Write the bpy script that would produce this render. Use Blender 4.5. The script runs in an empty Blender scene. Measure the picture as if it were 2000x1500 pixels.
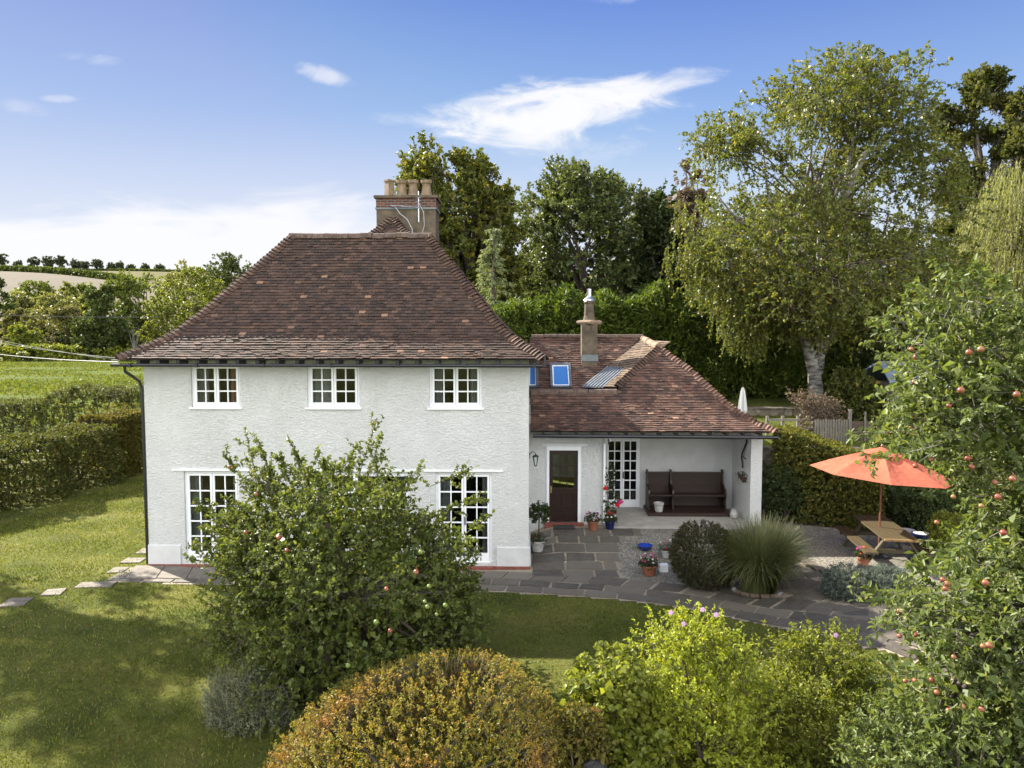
import bpy, math, random
import numpy as np
from mathutils import Vector
rng = np.random.default_rng(7)
random.seed(7)
SC = bpy.context.scene
COL = SC.collection
R = math.radians

# ------------------------------------------------------------------ camera
CAM_H, FPX, PITCH, YAW = 5.7, 1400.0, R(3.68), R(1.2)
cam = bpy.data.cameras.new('camera'); cam.sensor_width = 36.0; cam.lens = FPX / 2000 * 36
cam.clip_start = 0.1; cam.clip_end = 6000
camo = bpy.data.objects.new('camera', cam); COL.objects.link(camo)
camo.location = (0, 0, CAM_H); camo.rotation_euler = (R(90) - PITCH, 0, YAW)
SC.camera = camo
_f = np.array([-math.sin(YAW) * math.cos(PITCH), math.cos(YAW) * math.cos(PITCH), -math.sin(PITCH)])
_r = np.array([math.cos(YAW), math.sin(YAW), 0.0]); _u = np.cross(_r, _f)
def PY(px, py, y):      # survey: point seen at (px, py) standing y metres away
    d = _f + (px - 1000) / FPX * _r + (750 - py) / FPX * _u
    return np.array([0, 0, CAM_H]) + d * (y / d[1])
def PZ(px, py, z):      # survey: point seen at (px, py) at height z
    d = _f + (px - 1000) / FPX * _r + (750 - py) / FPX * _u
    return np.array([0, 0, CAM_H]) + d * ((z - CAM_H) / d[2])

# ------------------------------------------------------------------ light
SUN_EL, SUN_AZ = R(34.7), R(54.2)          # azimuth measured left of +y
sdir = Vector((-math.sin(SUN_AZ) * math.cos(SUN_EL), math.cos(SUN_AZ) * math.cos(SUN_EL), math.sin(SUN_EL)))
sl = bpy.data.lights.new('sun', 'SUN'); sl.energy = 4.1; sl.angle = R(0.5); sl.color = (1, .93, .80)
so = bpy.data.objects.new('sun', sl); COL.objects.link(so)
so.rotation_euler = sdir.to_track_quat('Z', 'Y').to_euler(); so.location = (-40, 40, 60)
SC.view_settings.view_transform = 'Standard'; SC.view_settings.look = 'None'
SC.view_settings.exposure = 2.0; SC.view_settings.gamma = 1.0
SC.cycles.max_bounces = 8; SC.cycles.transparent_max_bounces = 12
SC.cycles.use_denoising = True

W = bpy.data.worlds.new("World"); SC.world = W; W.use_nodes = True
nt = W.node_tree; nt.nodes.clear()
def NN(nt, t, **kw):
    n = nt.nodes.new(t)
    for k, v in kw.items(): setattr(n, k, v)
    return n
def math_node(nt, op, a, b=None, clamp=False):
    n = nt.nodes.new('ShaderNodeMath'); n.operation = op; n.use_clamp = clamp
    for i, v in enumerate((a, b)):
        if v is None: continue
        if isinstance(v, (int, float)): n.inputs[i].default_value = v
        else: nt.links.new(v, n.inputs[i])
    return n.outputs[0]
def smooth_node(nt, v, a, b):
    n = nt.nodes.new('ShaderNodeMapRange'); n.interpolation_type = 'SMOOTHSTEP'
    nt.links.new(v, n.inputs['Value']); n.inputs['From Min'].default_value = a; n.inputs['From Max'].default_value = b
    return n.outputs['Result']
def ramp(t, fac, stops, interp='LINEAR'):
    n = t.nodes.new('ShaderNodeValToRGB'); cr = n.color_ramp; cr.interpolation = interp
    while len(cr.elements) < len(stops): cr.elements.new(.5)
    for e, (p, c) in zip(cr.elements, stops): e.position = p; e.color = (*c, 1)
    t.links.new(fac, n.inputs[0]); return n.outputs[0]
def build_sky():
    L = nt.links.new; M = lambda op, a, b=None, c=False: math_node(nt, op, a, b, c)
    sky = NN(nt, 'ShaderNodeTexSky', sky_type='NISHITA', sun_disc=False, sun_elevation=SUN_EL,
             sun_rotation=-SUN_AZ, altitude=100, air_density=1.0, dust_density=0.6, ozone_density=2.0)
    tc = NN(nt, 'ShaderNodeTexCoord'); sp = NN(nt, 'ShaderNodeSeparateXYZ'); L(tc.outputs['Generated'], sp.inputs[0])
    x, y, z = sp.outputs
    ys = M('MAXIMUM', y, .05); u = M('DIVIDE', x, ys); v = M('DIVIDE', z, ys)
    front = smooth_node(nt, y, .06, .3)
    def noise(su, sv, scale, det, off=0, rough=.6, dist=.6):
        c = NN(nt, 'ShaderNodeCombineXYZ'); L(M('MULTIPLY', u, su), c.inputs[0]); L(M('MULTIPLY', v, sv), c.inputs[1]); c.inputs[2].default_value = off
        n = NN(nt, 'ShaderNodeTexNoise'); n.inputs['Scale'].default_value = scale; n.inputs['Detail'].default_value = det
        n.inputs['Roughness'].default_value = rough; n.inputs['Distortion'].default_value = dist
        L(c.outputs[0], n.inputs['Vector']); return n.outputs['Fac']
    def blob(cu, cv, ru, rv, tilt=0.0):
        du = M('SUBTRACT', u, cu); dv = M('SUBTRACT', M('SUBTRACT', v, cv), M('MULTIPLY', du, tilt))
        a = M('DIVIDE', du, ru); b = M('DIVIDE', dv, rv)
        return M('SUBTRACT', 1.0, M('ADD', M('MULTIPLY', a, a), M('MULTIPLY', b, b)))     # 1 in the middle, <0 outside
    n1 = noise(1.0, 2.6, 9, 9, 1.3); n2 = noise(1, 4.0, 5.0, 8, 4.1, .55); n3 = noise(1, 1.6, 22, 6, 2.2)
    nd = M('ADD', M('MULTIPLY', M('SUBTRACT', n1, .5), 4.0), M('MULTIPLY', M('SUBTRACT', n3, .5), .9))
    def cl(b, k, lo, hi, amt):
        return M('MULTIPLY', smooth_node(nt, M('ADD', M('MULTIPLY', b, k), nd), lo, hi), amt)
    parts = [cl(blob(.045, .308, .17, .043, .07), 1.0, -.35, 1.15, .97),       # the big wisp: body
             cl(blob(.035, .275, .13, .045, -.02), 1.0, .0, 1.7, .55),        # its soft trailing veil
             cl(blob(-.13, .295, .10, .013, -.12), 1.0, -.1, 1.3, .40),
             cl(blob(.15, .336, .11, .020, .16), 1.0, -.3, 1.3, .75),
             cl(blob(-.28, .36, .05, .014, -.28), 1.0, .0, 1.6, .62),
             cl(blob(-.60, .385, .05, .012, -.1), 1.0, .1, 1.6, .40),
             cl(blob(-.70, .32, .04, .014, -.2), 1.0, .1, 1.6, .30),
             cl(blob(-.64, .33, .035, .006, 0), 1.0, .0, 1.5, .35),
             cl(blob(.12, .47, .11, .02, .08), 1.0, .1, 1.8, .35),
             cl(blob(.72, .46, .07, .014, -.5), 1.0, .1, 1.7, .4),
             cl(blob(.24, .245, .05, .02, .3), 1.0, .1, 1.7, .45)]
    # bank of white cloud low on the left
    top = M('ADD', M('ADD', .195, M('MULTIPLY', M('SUBTRACT', n2, .5), .16)), M('MULTIPLY', M('SUBTRACT', n1, .5), .03))
    bank = M('MULTIPLY', smooth_node(nt, M('SUBTRACT', top, v), -.012, .045), M('SUBTRACT', 1.0, smooth_node(nt, u, -.22, .02)))
    parts.append(M('MULTIPLY', bank, .93))
    parts.append(M('MULTIPLY', M('SUBTRACT', 1.0, smooth_node(nt, v, .0, .34)), .35))     # pale air near the horizon
    m = parts[0]
    for p in parts[1:]: m = M('SUBTRACT', 1.0, M('MULTIPLY', M('SUBTRACT', 1.0, m), M('SUBTRACT', 1.0, p)))
    m = M('MULTIPLY', m, front, True)
    # clear air: the Nishita sky held back near the sun, blended with the hazy blue of the day
    K = 1.0
    air = ramp(nt, z, [(0, (.70 * K, .775 * K, .925 * K)), (.16, (.60 * K, .70 * K, .90 * K)), (.28, (.29 * K, .45 * K, .82 * K)), (.42, (.098 * K, .205 * K, .66 * K)), (1, (.05 * K, .12 * K, .48 * K))])
    airs = NN(nt, 'ShaderNodeMix', data_type='RGBA', blend_type='MULTIPLY'); airs.inputs[0].default_value = 1; L(air, airs.inputs[6]); airs.inputs[7].default_value = (4.1, 4.1, 4.1, 1)
    low = NN(nt, 'ShaderNodeMix', data_type='RGBA', blend_type='DARKEN'); low.inputs[0].default_value = 1; L(sky.outputs[0], low.inputs[6]); low.inputs[7].default_value = (3.6, 3.9, 4.6, 1)
    base = NN(nt, 'ShaderNodeMix', data_type='RGBA'); base.inputs[0].default_value = .8; L(low.outputs[2], base.inputs[6]); L(airs.outputs[2], base.inputs[7])
    mx = NN(nt, 'ShaderNodeMix', data_type='RGBA'); L(m, mx.inputs[0]); L(base.outputs[2], mx.inputs[6]); mx.inputs[7].default_value = (4.15, 4.15, 4.25, 1)
    # bright cloud added behind the viewer, out of view, to lift the shaded fronts
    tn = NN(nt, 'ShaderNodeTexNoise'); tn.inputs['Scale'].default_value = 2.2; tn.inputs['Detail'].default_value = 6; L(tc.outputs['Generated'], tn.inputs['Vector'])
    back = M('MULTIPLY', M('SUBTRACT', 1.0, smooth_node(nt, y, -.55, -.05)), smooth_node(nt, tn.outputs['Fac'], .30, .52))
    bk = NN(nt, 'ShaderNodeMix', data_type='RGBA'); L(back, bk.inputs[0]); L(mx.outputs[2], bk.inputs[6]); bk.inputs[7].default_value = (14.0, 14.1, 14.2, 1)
    bg = NN(nt, 'ShaderNodeBackground'); bg.inputs['Strength'].default_value = .06
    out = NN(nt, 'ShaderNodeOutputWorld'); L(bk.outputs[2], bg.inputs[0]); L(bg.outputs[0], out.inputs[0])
build_sky()

# ------------------------------------------------------------------ materials
def new_mat(name):
    m = bpy.data.materials.new(name); m.use_nodes = True; t = m.node_tree
    return m, t, t.nodes['Principled BSDF']
def noise_tex(t, scale, detail=4, rough=.6, coord='Object', stretch=None, dist=0):
    tc = t.nodes.new('ShaderNodeTexCoord'); n = t.nodes.new('ShaderNodeTexNoise')
    n.inputs['Scale'].default_value = scale; n.inputs['Detail'].default_value = detail; n.inputs['Roughness'].default_value = rough
    n.inputs['Distortion'].default_value = dist
    if stretch:
        mp = t.nodes.new('ShaderNodeMapping'); mp.inputs['Scale'].default_value = stretch
        t.links.new(tc.outputs[coord], mp.inputs[0]); t.links.new(mp.outputs[0], n.inputs['Vector'])
    else: t.links.new(tc.outputs[coord], n.inputs['Vector'])
    return n.outputs['Fac']
def mixc(t, fac, a, b, mode='MIX'):
    n = t.nodes.new('ShaderNodeMix'); n.data_type = 'RGBA'; n.blend_type = mode
    for i, v in ((0, fac), (6, a), (7, b)):
        if isinstance(v, (int, float)): n.inputs[i].default_value = v
        elif isinstance(v, tuple): n.inputs[i].default_value = (*v, 1)
        else: t.links.new(v, n.inputs[i])
    return n.outputs[2]
def attr(t, name='rnd'):
    n = t.nodes.new('ShaderNodeAttribute'); n.attribute_name = name; return n.outputs['Fac']
def bump(t, bsdf, h, dist=.02, strength=1.0):
    b = t.nodes.new('ShaderNodeBump'); b.inputs['Distance'].default_value = dist; b.inputs['Strength'].default_value = strength
    t.links.new(h, b.inputs['Height']); t.links.new(b.outputs[0], bsdf.inputs['Normal'])
def plain(name, c, rough=.6, var=.25, scale=6, metal=0, bmp=0, bscale=30, spec=.5, stretch=None):
    m, t, b = new_mat(name)
    n = noise_tex(t, scale, 5, stretch=stretch)
    lo = tuple(x * (1 - var) for x in c); hi = tuple(min(1, x * (1 + var)) for x in c)
    t.links.new(ramp(t, n, [(.3, lo), (.7, hi)]), b.inputs['Base Color'])
    b.inputs['Roughness'].default_value = rough; b.inputs['Metallic'].default_value = metal; b.inputs['Specular IOR Level'].default_value = spec
    if bmp: bump(t, b, noise_tex(t, bscale, 5, stretch=stretch), bmp)
    return m
def leaf_mat(name, cols, trans=.4, rough=.45, spec=.35, tint=(1.25, 1.2, .55), patch=None, pscale=.9):
    m, t, b = new_mat(name)
    k = len(cols); c = ramp(t, attr(t), [(i / (k - 1) if k > 1 else 0, x) for i, x in enumerate(cols)])
    n = noise_tex(t, pscale, 3)
    if patch: c = mixc(t, ramp(t, n, [(.48, (0, 0, 0)), (.66, (1, 1, 1))]), c, patch)
    t.links.new(c, b.inputs['Base Color']); b.inputs['Roughness'].default_value = rough; b.inputs['Specular IOR Level'].default_value = spec
    tr = t.nodes.new('ShaderNodeBsdfTranslucent'); t.links.new(mixc(t, 1.0, c, tint, 'MULTIPLY'), tr.inputs[0])
    mx = t.nodes.new('ShaderNodeMixShader'); mx.inputs[0].default_value = trans
    t.links.new(b.outputs[0], mx.inputs[1]); t.links.new(tr.outputs[0], mx.inputs[2])
    t.links.new(mx.outputs[0], t.nodes['Material Output'].inputs[0])
    return m
MT = {}
def make_materials():
    m, t, b = new_mat('roughcast_paint')                          # white painted roughcast
    n = noise_tex(t, 1.1, 5); t.links.new(ramp(t, n, [(.3, (.645, .655, .64)), (.7, (.715, .72, .705))]), b.inputs['Base Color'])
    st = ramp(t, noise_tex(t, 1.6, 6, .7, stretch=(1, 1, .22)), [(.52, (0, 0, 0)), (.75, (.45, .45, .45))]); t.links.new(mixc(t, st, ramp(t, n, [(.3, (.645, .655, .64)), (.7, (.715, .72, .705))]), (.50, .50, .47)), b.inputs['Base Color'])
    b.inputs['Roughness'].default_value = .85
    n1 = noise_tex(t, 15, 4, .62, stretch=(1, 1, 1.7), dist=1.2); n2 = noise_tex(t, 45, 3)
    h = math_node(t, 'ADD', n1, math_node(t, 'MULTIPLY', n2, .25)); bump(t, b, h, .062); MT['wall'] = m
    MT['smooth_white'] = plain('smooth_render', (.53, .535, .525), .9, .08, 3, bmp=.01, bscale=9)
    MT['white'] = plain('white_paint', (.80, .82, .84), .4, .03)
    MT['lintel'] = plain('lintel_paint', (.74, .76, .75), .7, .05)
    for nm, cols in (('tile', [(.032, .022, .017), (.056, .033, .023), (.080, .046, .031), (.105, .060, .040), (.15, .086, .055), (.29, .165, .10)]),
                     ('tile_red', [(.040, .025, .020), (.088, .047, .033), (.125, .065, .044), (.16, .085, .056), (.20, .11, .07), (.32, .19, .12)]),
                     ('tile_tan', [(.12, .085, .06), (.17, .12, .08), (.20, .145, .098), (.17, .12, .08), (.22, .165, .11), (.25, .20, .14)])):
        m, t, b = new_mat(nm)
        c = ramp(t, attr(t), [(0, cols[0]), (.3, cols[1]), (.6, cols[2]), (.85, cols[3]), (.95, cols[4]), (1, cols[5])])
        c = mixc(t, ramp(t, noise_tex(t, 14, 6), [(.58, (0, 0, 0)), (.75, (.45, .45, .45))]), c, (.14, .125, .09))      # lichen
        c = mixc(t, ramp(t, noise_tex(t, 1.3, 4), [(.5, (0, 0, 0)), (.78, (.55, .55, .55))]), c, (.035, .028, .026))     # soot and moss stains
        t.links.new(c, b.inputs['Base Color']); b.inputs['Roughness'].default_value = .8
        bump(t, b, noise_tex(t, 60, 4), .006); MT[nm] = m
    MT['ridge'] = plain('ridge_tile', (.11, .075, .058), .85, .5, 9, bmp=.01)
    MT['ridge_tan'] = plain('ridge_tile_tan', (.24, .17, .115), .85, .3, 9, bmp=.01)
    MT['black'] = plain('black_paint', (.012, .013, .016), .35, .2)
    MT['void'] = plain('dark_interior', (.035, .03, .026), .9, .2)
    MT['lead'] = plain('lead', (.11, .125, .145), .5, .2, metal=.3)
    MT['rail'] = plain('glazing_bar', (.33, .36, .40), .4, .2, metal=.6)
    m, t, b = new_mat('pane')                                      # thin clear pane: see through, mirror at grazing angles
    tp = t.nodes.new('ShaderNodeBsdfTransparent'); tp.inputs[0].default_value = (.86, .9, .9, 1); gl = t.nodes.new('ShaderNodeBsdfGlossy'); gl.inputs['Roughness'].default_value = .02
    lw = t.nodes.new('ShaderNodeFresnel'); lw.inputs[0].default_value = 1.42
    mx = t.nodes.new('ShaderNodeMixShader'); t.links.new(math_node(t, 'ADD', lw.outputs[0], .028, True), mx.inputs[0])
    t.links.new(tp.outputs[0], mx.inputs[1]); t.links.new(gl.outputs[0], mx.inputs[2])
    t.links.new(mx.outputs[0], t.nodes['Material Output'].inputs[0]); MT['glass'] = m
    m, t, b = new_mat('skylight_pane'); b.inputs['Base Color'].default_value = (.05, .16, .42, 1); b.inputs['Roughness'].default_value = .03; b.inputs['Specular IOR Level'].default_value = .9; MT['bluepane'] = m
    MT['curtain'] = plain('curtain', (.26, .275, .26), .9, .2, 20, stretch=(14, 14, .3), bmp=.02)
    MT['curtain_red'] = plain('curtain_red', (.26, .12, .07), .9, .5, 8, stretch=(9, 9, .5))
    MT['doorwood'] = plain('dark_door', (.022, .010, .008), .3, .3, 10, stretch=(8, 8, .6))
    MT['pew'] = plain('dark_pew_wood', (.026, .0125, .008), .45, .35, 8, stretch=(1, 8, 8))
    MT['brass'] = plain('brass', (.6, .45, .2), .3, .1, metal=1)
    m, t, b = new_mat('chimney_brick'); tc = t.nodes.new('ShaderNodeTexCoord'); bk = t.nodes.new('ShaderNodeTexBrick')
    mp = t.nodes.new('ShaderNodeMapping'); mp.inputs['Rotation'].default_value = (R(90), 0, 0); t.links.new(tc.outputs['Object'], mp.inputs[0]); t.links.new(mp.outputs[0], bk.inputs['Vector'])
    for k_, v_ in (('Scale', 1.0), ('Brick Width', .23), ('Row Height', .078), ('Mortar Size', .009)): bk.inputs[k_].default_value = v_
    bk.inputs['Color1'].default_value = (.14, .05, .035, 1); bk.inputs['Color2'].default_value = (.06, .03, .025, 1); bk.inputs['Mortar'].default_value = (.16, .14, .11, 1)
    t.links.new(bk.outputs[0], b.inputs['Base Color']); b.inputs['Roughness'].default_value = .9; MT['brick'] = m
    MT['chimrender'] = plain('stained_render', (.105, .082, .055), .9, .45, 3.5, bmp=.02)
    MT['pot'] = plain('clay_pot', (.20, .145, .09), .8, .35, 7, bmp=.006)
    MT['flashing'] = plain('flashing', (.13, .15, .15), .6, .2)
    MT['redbrick'] = plain('brick_step', (.20, .060, .040), .8, .3, 12, bmp=.005)
    MT['steel'] = plain('cowl_steel', (.55, .57, .6), .3, .1, metal=.9)
    MT['bark'] = plain('bark', (.085, .068, .052), .9, .4, 9, bmp=.02)
    m, t, b = new_mat('birch_bark')
    n = noise_tex(t, 3.2, 6, .7, stretch=(1, 1, 2.6)); t.links.new(ramp(t, n, [(.40, (.035, .032, .028)), (.53, (.20, .19, .17)), (.75, (.38, .37, .345))]), b.inputs['Base Color']); b.inputs['Roughness'].default_value = .7; MT['birchbark'] = m
    MT['twig'] = plain('twig', (.10, .085, .065), .85, .3)
    MT['greytwig'] = plain('grey_twig', (.15, .135, .115), .8, .3)
    m, t, b = new_mat('lawn')
    a = noise_tex(t, .55, 6, .65); c2 = noise_tex(t, 16, 5, .7); c3 = noise_tex(t, 90, 3, .7)
    c = ramp(t, a, [(.32, (.062, .076, .018)), (.47, (.142, .164, .028)), (.62, (.225, .215, .052))]); c = mixc(t, ramp(t, noise_tex(t, 2.3, 6, .7), [(.50, (0, 0, 0)), (.68, (.45, .45, .45))]), c, (.19, .165, .065))
    c = mixc(t, ramp(t, c2, [(.35, (.55, .55, .55)), (.65, (0, 0, 0))]), c, (.042, .060, .016))
    c = mixc(t, ramp(t, c3, [(.55, (0, 0, 0)), (.75, (.5, .5, .5))]), c, (.20, .19, .075))
    t.links.new(c, b.inputs['Base Color']); b.inputs['Roughness'].default_value = .9; b.inputs['Specular IOR Level'].default_value = .1
    bump(t, b, math_node(t, 'ADD', c3, c2), .04); MT['lawn'] = m
    m, t, b = new_mat('paddock')
    a = noise_tex(t, .11, 8, .75, stretch=(.30, 1.5, 1), dist=.8); c2 = noise_tex(t, 1.1, 8, .75, stretch=(.4, 1.2, 1))
    c = ramp(t, a, [(.36, (.040, .066, .008)), (.5, (.070, .098, .009)), (.62, (.110, .124, .014))])
    c = mixc(t, ramp(t, c2, [(.30, (.7, .7, .7)), (.55, (0, 0, 0))]), c, (.035, .055, .008))
    t.links.new(c, b.inputs['Base Color']); b.inputs['Roughness'].default_value = .95; b.inputs['Specular IOR Level'].default_value = .05; MT['paddock'] = m
    MT['stubble'] = plain('stubble_field', (.135, .12, .092), .95, .10, .02, stretch=(1, 3, 1), spec=.05)
    MT['upfield'] = plain('upper_field', (.115, .105, .045), .95, .18, .03, stretch=(1, 3, 1), spec=.05)
    MT['soil'] = plain('soil', (.055, .042, .03), .95, .4, 7, bmp=.03)
    m, t, b = new_mat('gravel')
    tc = t.nodes.new('ShaderNodeTexCoord'); vo = t.nodes.new('ShaderNodeTexVoronoi'); vo.inputs['Scale'].default_value = 42; t.links.new(tc.outputs['Object'], vo.inputs['Vector'])
    sp = t.nodes.new('ShaderNodeSeparateColor'); t.links.new(vo.outputs['Color'], sp.inputs[0])
    c = ramp(t, sp.outputs[0], [(0, (.085, .080, .066)), (.4, (.155, .145, .115)), (.8, (.235, .215, .17)), (1, (.42, .385, .33))])
    c = mixc(t, ramp(t, noise_tex(t, 1.6, 5), [(.5, (0, 0, 0)), (.8, (.6, .6, .6))]), c, (.07, .06, .045))
    t.links.new(c, b.inputs['Base Color']); b.inputs['Roughness'].default_value = .9; bump(t, b, vo.outputs['Distance'], .02); MT['gravel'] = m
    m, t, b = new_mat('flagstone')
    c = ramp(t, attr(t), [(0, (.054, .046, .036)), (.5, (.094, .079, .060)), (1, (.15, .126, .095))])
    c = mixc(t, ramp(t, noise_tex(t, 5, 7, .7), [(.40, (0, 0, 0)), (.72, (.6, .6, .6))]), c, (.13, .12, .10))
    c = mixc(t, ramp(t, noise_tex(t, 26, 4, .7), [(.62, (0, 0, 0)), (.72, (.8, .8, .8))]), c, (.30, .29, .26))
    t.links.new(c, b.inputs['Base Color']); b.inputs['Roughness'].default_value = .7; bump(t, b, noise_tex(t, 18, 6), .012); MT['flag'] = m
    MT['mortar'] = plain('pale_mortar', (.27, .225, .165), .95, .35, 9, bmp=.01)
    MT['pale_sunlit_slab'] = plain('pale_sunlit_stone', (.15, .13, .105), .85, .3, 5, bmp=.006)  # paler than the flagstones: sunlight on the front paving put into the colour
    MT['porchfloor'] = plain('porch_floor', (.30, .28, .25), .8, .2, 3, bmp=.004)
    m, t, b = new_mat('rubble_stone')
    tc = t.nodes.new('ShaderNodeTexCoord'); vo = t.nodes.new('ShaderNodeTexVoronoi'); vo.inputs['Scale'].default_value = 4.5; t.links.new(tc.outputs['Object'], vo.inputs['Vector'])
    sp = t.nodes.new('ShaderNodeSeparateColor'); t.links.new(vo.outputs['Color'], sp.inputs[0])
    t.links.new(ramp(t, sp.outputs[0], [(0, (.09, .075, .06)), (1, (.24, .20, .155))]), b.inputs['Base Color']); bump(t, b, vo.outputs['Distance'], .08); b.inputs['Roughness'].default_value = .9; MT['rubble'] = m
    m, t, b = new_mat('canopy_cloth')
    t.links.new(ramp(t, noise_tex(t, 3, 4), [(.3, (.40, .098, .052)), (.7, (.46, .118, .063))]), b.inputs['Base Color']); b.inputs['Roughness'].default_value = .85
    bump(t, b, noise_tex(t, 5, 3, stretch=(1, 1, 3)), .03)
    tr = t.nodes.new('ShaderNodeBsdfTranslucent'); tr.inputs[0].default_value = (.5, .11, .05, 1); mx = t.nodes.new('ShaderNodeMixShader'); mx.inputs[0].default_value = .18
    t.links.new(b.outputs[0], mx.inputs[1]); t.links.new(tr.outputs[0], mx.inputs[2]); t.links.new(mx.outputs[0], t.nodes['Material Output'].inputs[0]); MT['canopy'] = m
    MT['tablewood'] = plain('stained_table_wood', (.058, .043, .018), .6, .3, 5, stretch=(6, .6, 6), bmp=.004)
    MT['sunlit_end'] = plain('sunlit_table_wood', (.20, .12, .045), .6, .2)  # paler table wood: sun on the near end put into the colour
    MT['teak'] = plain('teak_pole', (.16, .06, .03), .5, .2)
    MT['greywood'] = plain('weathered_wood', (.16, .145, .12), .85, .3, 6, stretch=(6, 6, .5))
    MT['brownwood'] = plain('brown_fence_wood', (.085, .06, .042), .85, .3, 6, stretch=(.5, 6, 6))
    MT['bluepot'] = plain('blue_glaze', (.012, .04, .26), .15, .2)
    MT['navypot'] = plain('navy_glaze', (.008, .014, .07), .15, .2)
    MT['terracotta'] = plain('terracotta', (.24, .085, .045), .85, .25)
    MT['stonepot'] = plain('stone_pot', (.36, .35, .33), .85, .25, 12)
    MT['soilpot'] = plain('potting_soil', (.03, .022, .016), .95, .4, 30)
    MT['iron'] = plain('wrought_iron', (.02, .02, .022), .6, .3)
    MT['coir'] = plain('coir_liner', (.09, .06, .035), .95, .4, 20, bmp=.02)
    MT['cloth'] = plain('pale_umbrella_cloth', (.60, .60, .58), .9, .08)
    MT['slate'] = plain('blue_grey_slate', (.16, .20, .27), .35, .25, 4)
    MT['shedwood'] = plain('shed_boards', (.15, .13, .10), .85, .25, 5, stretch=(1, 1, 5))
    MT['mat'] = plain('doormat', (.03, .028, .026), .95, .3)
    MT['cable'] = plain('cable_sheath', (.10, .10, .11), .6, .1)
    MT['whitecable'] = plain('white_cable', (.42, .42, .42), .6, .1)
    MT['log'] = plain('log_edging', (.12, .085, .06), .9, .4, 8)
    MT['rock'] = plain('dark_rock', (.03, .03, .028), .9, .5, 5, bmp=.05, bscale=6)
    for nm, c in (('fl_pink', (.55, .045, .19)), ('fl_red', (.55, .02, .025)), ('fl_white', (.8, .8, .76)), ('fl_purple', (.36, .05, .33)), ('fl_lilac', (.55, .33, .62)), ('fl_orange', (.62, .16, .03))):
        MT[nm] = leaf_mat(nm, [c, tuple(x * .7 for x in c)], .3, .6, .2, (1, 1, 1))
    m, t, b = new_mat('apple_skin')
    t.links.new(ramp(t, noise_tex(t, 9, 3), [(.3, (.17, .028, .024)), (.5, (.23, .075, .042)), (.72, (.24, .17, .055))]), b.inputs['Base Color']); b.inputs['Roughness'].default_value = .3; MT['apple'] = m
    MT['apple_green'] = plain('green_apple_skin', (.14, .19, .035), .3, .2)
    # foliage
    MT['L_apple'] = leaf_mat('apple_leaf', [(0.065, 0.093, 0.021), (0.1, 0.131, 0.029), (0.145, 0.173, 0.037), (0.236, 0.232, 0.048)], .44, .45, .32)
    MT['L_apple2'] = leaf_mat('pale_apple_leaf', [(0.078, 0.112, 0.033), (0.114, 0.152, 0.043), (0.159, 0.197, 0.055), (0.24, 0.253, 0.083)], .42, .45, .32)
    MT['L_gold'] = leaf_mat('golden_leaf', [(.13, .15, .022), (.19, .20, .028), (.27, .245, .034), (.34, .23, .04), (.42, .18, .045)], .4, .5, .25, (1.2, 1.05, .5), (.34, .18, .042), 1.1)
    MT['L_lime'] = leaf_mat('lime_leaf', [(0.192, 0.243, 0.028), (0.282, 0.333, 0.036), (0.384, 0.422, 0.045), (0.461, 0.435, 0.058)], .45, .45, .3, (1.2, 1.15, .4))
    MT['L_olive'] = leaf_mat('olive_leaf', [(0.125, 0.156, 0.025), (0.2, 0.231, 0.033), (0.3, 0.312, 0.043)], .45, .42, .35)
    MT['L_birch'] = leaf_mat('birch_leaf', [(.072, .098, .020), (.105, .135, .026), (.15, .175, .032), (.20, .205, .036), (.36, .26, .024)], .42, .42, .35)
    MT['L_willow'] = leaf_mat('willow_leaf', [(0.228, 0.258, 0.072), (0.3, 0.324, 0.096), (0.396, 0.396, 0.132)], .5, .45, .3)
    MT['L_oak'] = leaf_mat('oak_leaf', [(0.041, 0.061, 0.016), (0.061, 0.084, 0.02), (0.09, 0.11, 0.025), (0.217, 0.174, 0.029)], .36, .45, .35)
    MT['L_maple'] = leaf_mat('maple_leaf', [(0.07, 0.096, 0.021), (0.105, 0.131, 0.026), (0.175, 0.175, 0.031), (0.385, 0.28, 0.039)], .38, .45, .3)
    MT['L_ash'] = leaf_mat('ash_leaf', [(0.061, 0.086, 0.028), (0.086, 0.117, 0.034), (0.138, 0.164, 0.052), (0.207, 0.207, 0.061)], .36, .45, .35)
    MT['L_cypress'] = leaf_mat('cypress_spray', [(0.045, 0.078, 0.013), (0.078, 0.123, 0.018), (0.131, 0.18, 0.026), (0.18, 0.221, 0.041)], .35, .55, .2)
    MT['L_cedar'] = leaf_mat('cedar_needle', [(.17, .21, .10), (.24, .28, .14), (.31, .34, .18)], .3, .6, .2)
    MT['L_hedge'] = leaf_mat('hedge_leaf', [(0.046, 0.063, 0.016), (0.071, 0.092, 0.021), (0.115, 0.121, 0.03), (0.196, 0.149, 0.04)], .38, .6, .16, patch=(.11, .115, .032), pscale=.5)
    MT['L_hedge2'] = leaf_mat('scrub_leaf', [(.06, .08, .022), (.09, .115, .028), (.14, .15, .05), (.18, .18, .08)], .38, .6, .16, patch=(.12, .12, .075), pscale=.35)
    MT['L_beech'] = leaf_mat('beech_leaf', [(.06, .068, .016), (.10, .10, .022), (.16, .135, .03), (.26, .13, .045)], .4, .6, .16)
    MT['L_privet'] = leaf_mat('variegated_leaf', [(.045, .06, .014), (.08, .095, .02), (.20, .19, .04), (.26, .20, .06)], .4, .6, .16)
    MT['L_box'] = leaf_mat('box_leaf', [(0.042, 0.046, 0.017), (0.066, 0.066, 0.022), (0.102, 0.09, 0.034)], .3, .5, .3)
    MT['L_silver'] = leaf_mat('silver_leaf', [(.11, .14, .11), (.15, .185, .15), (.21, .24, .19)], .25, .7, .15, (1, 1.05, .8))
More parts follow.
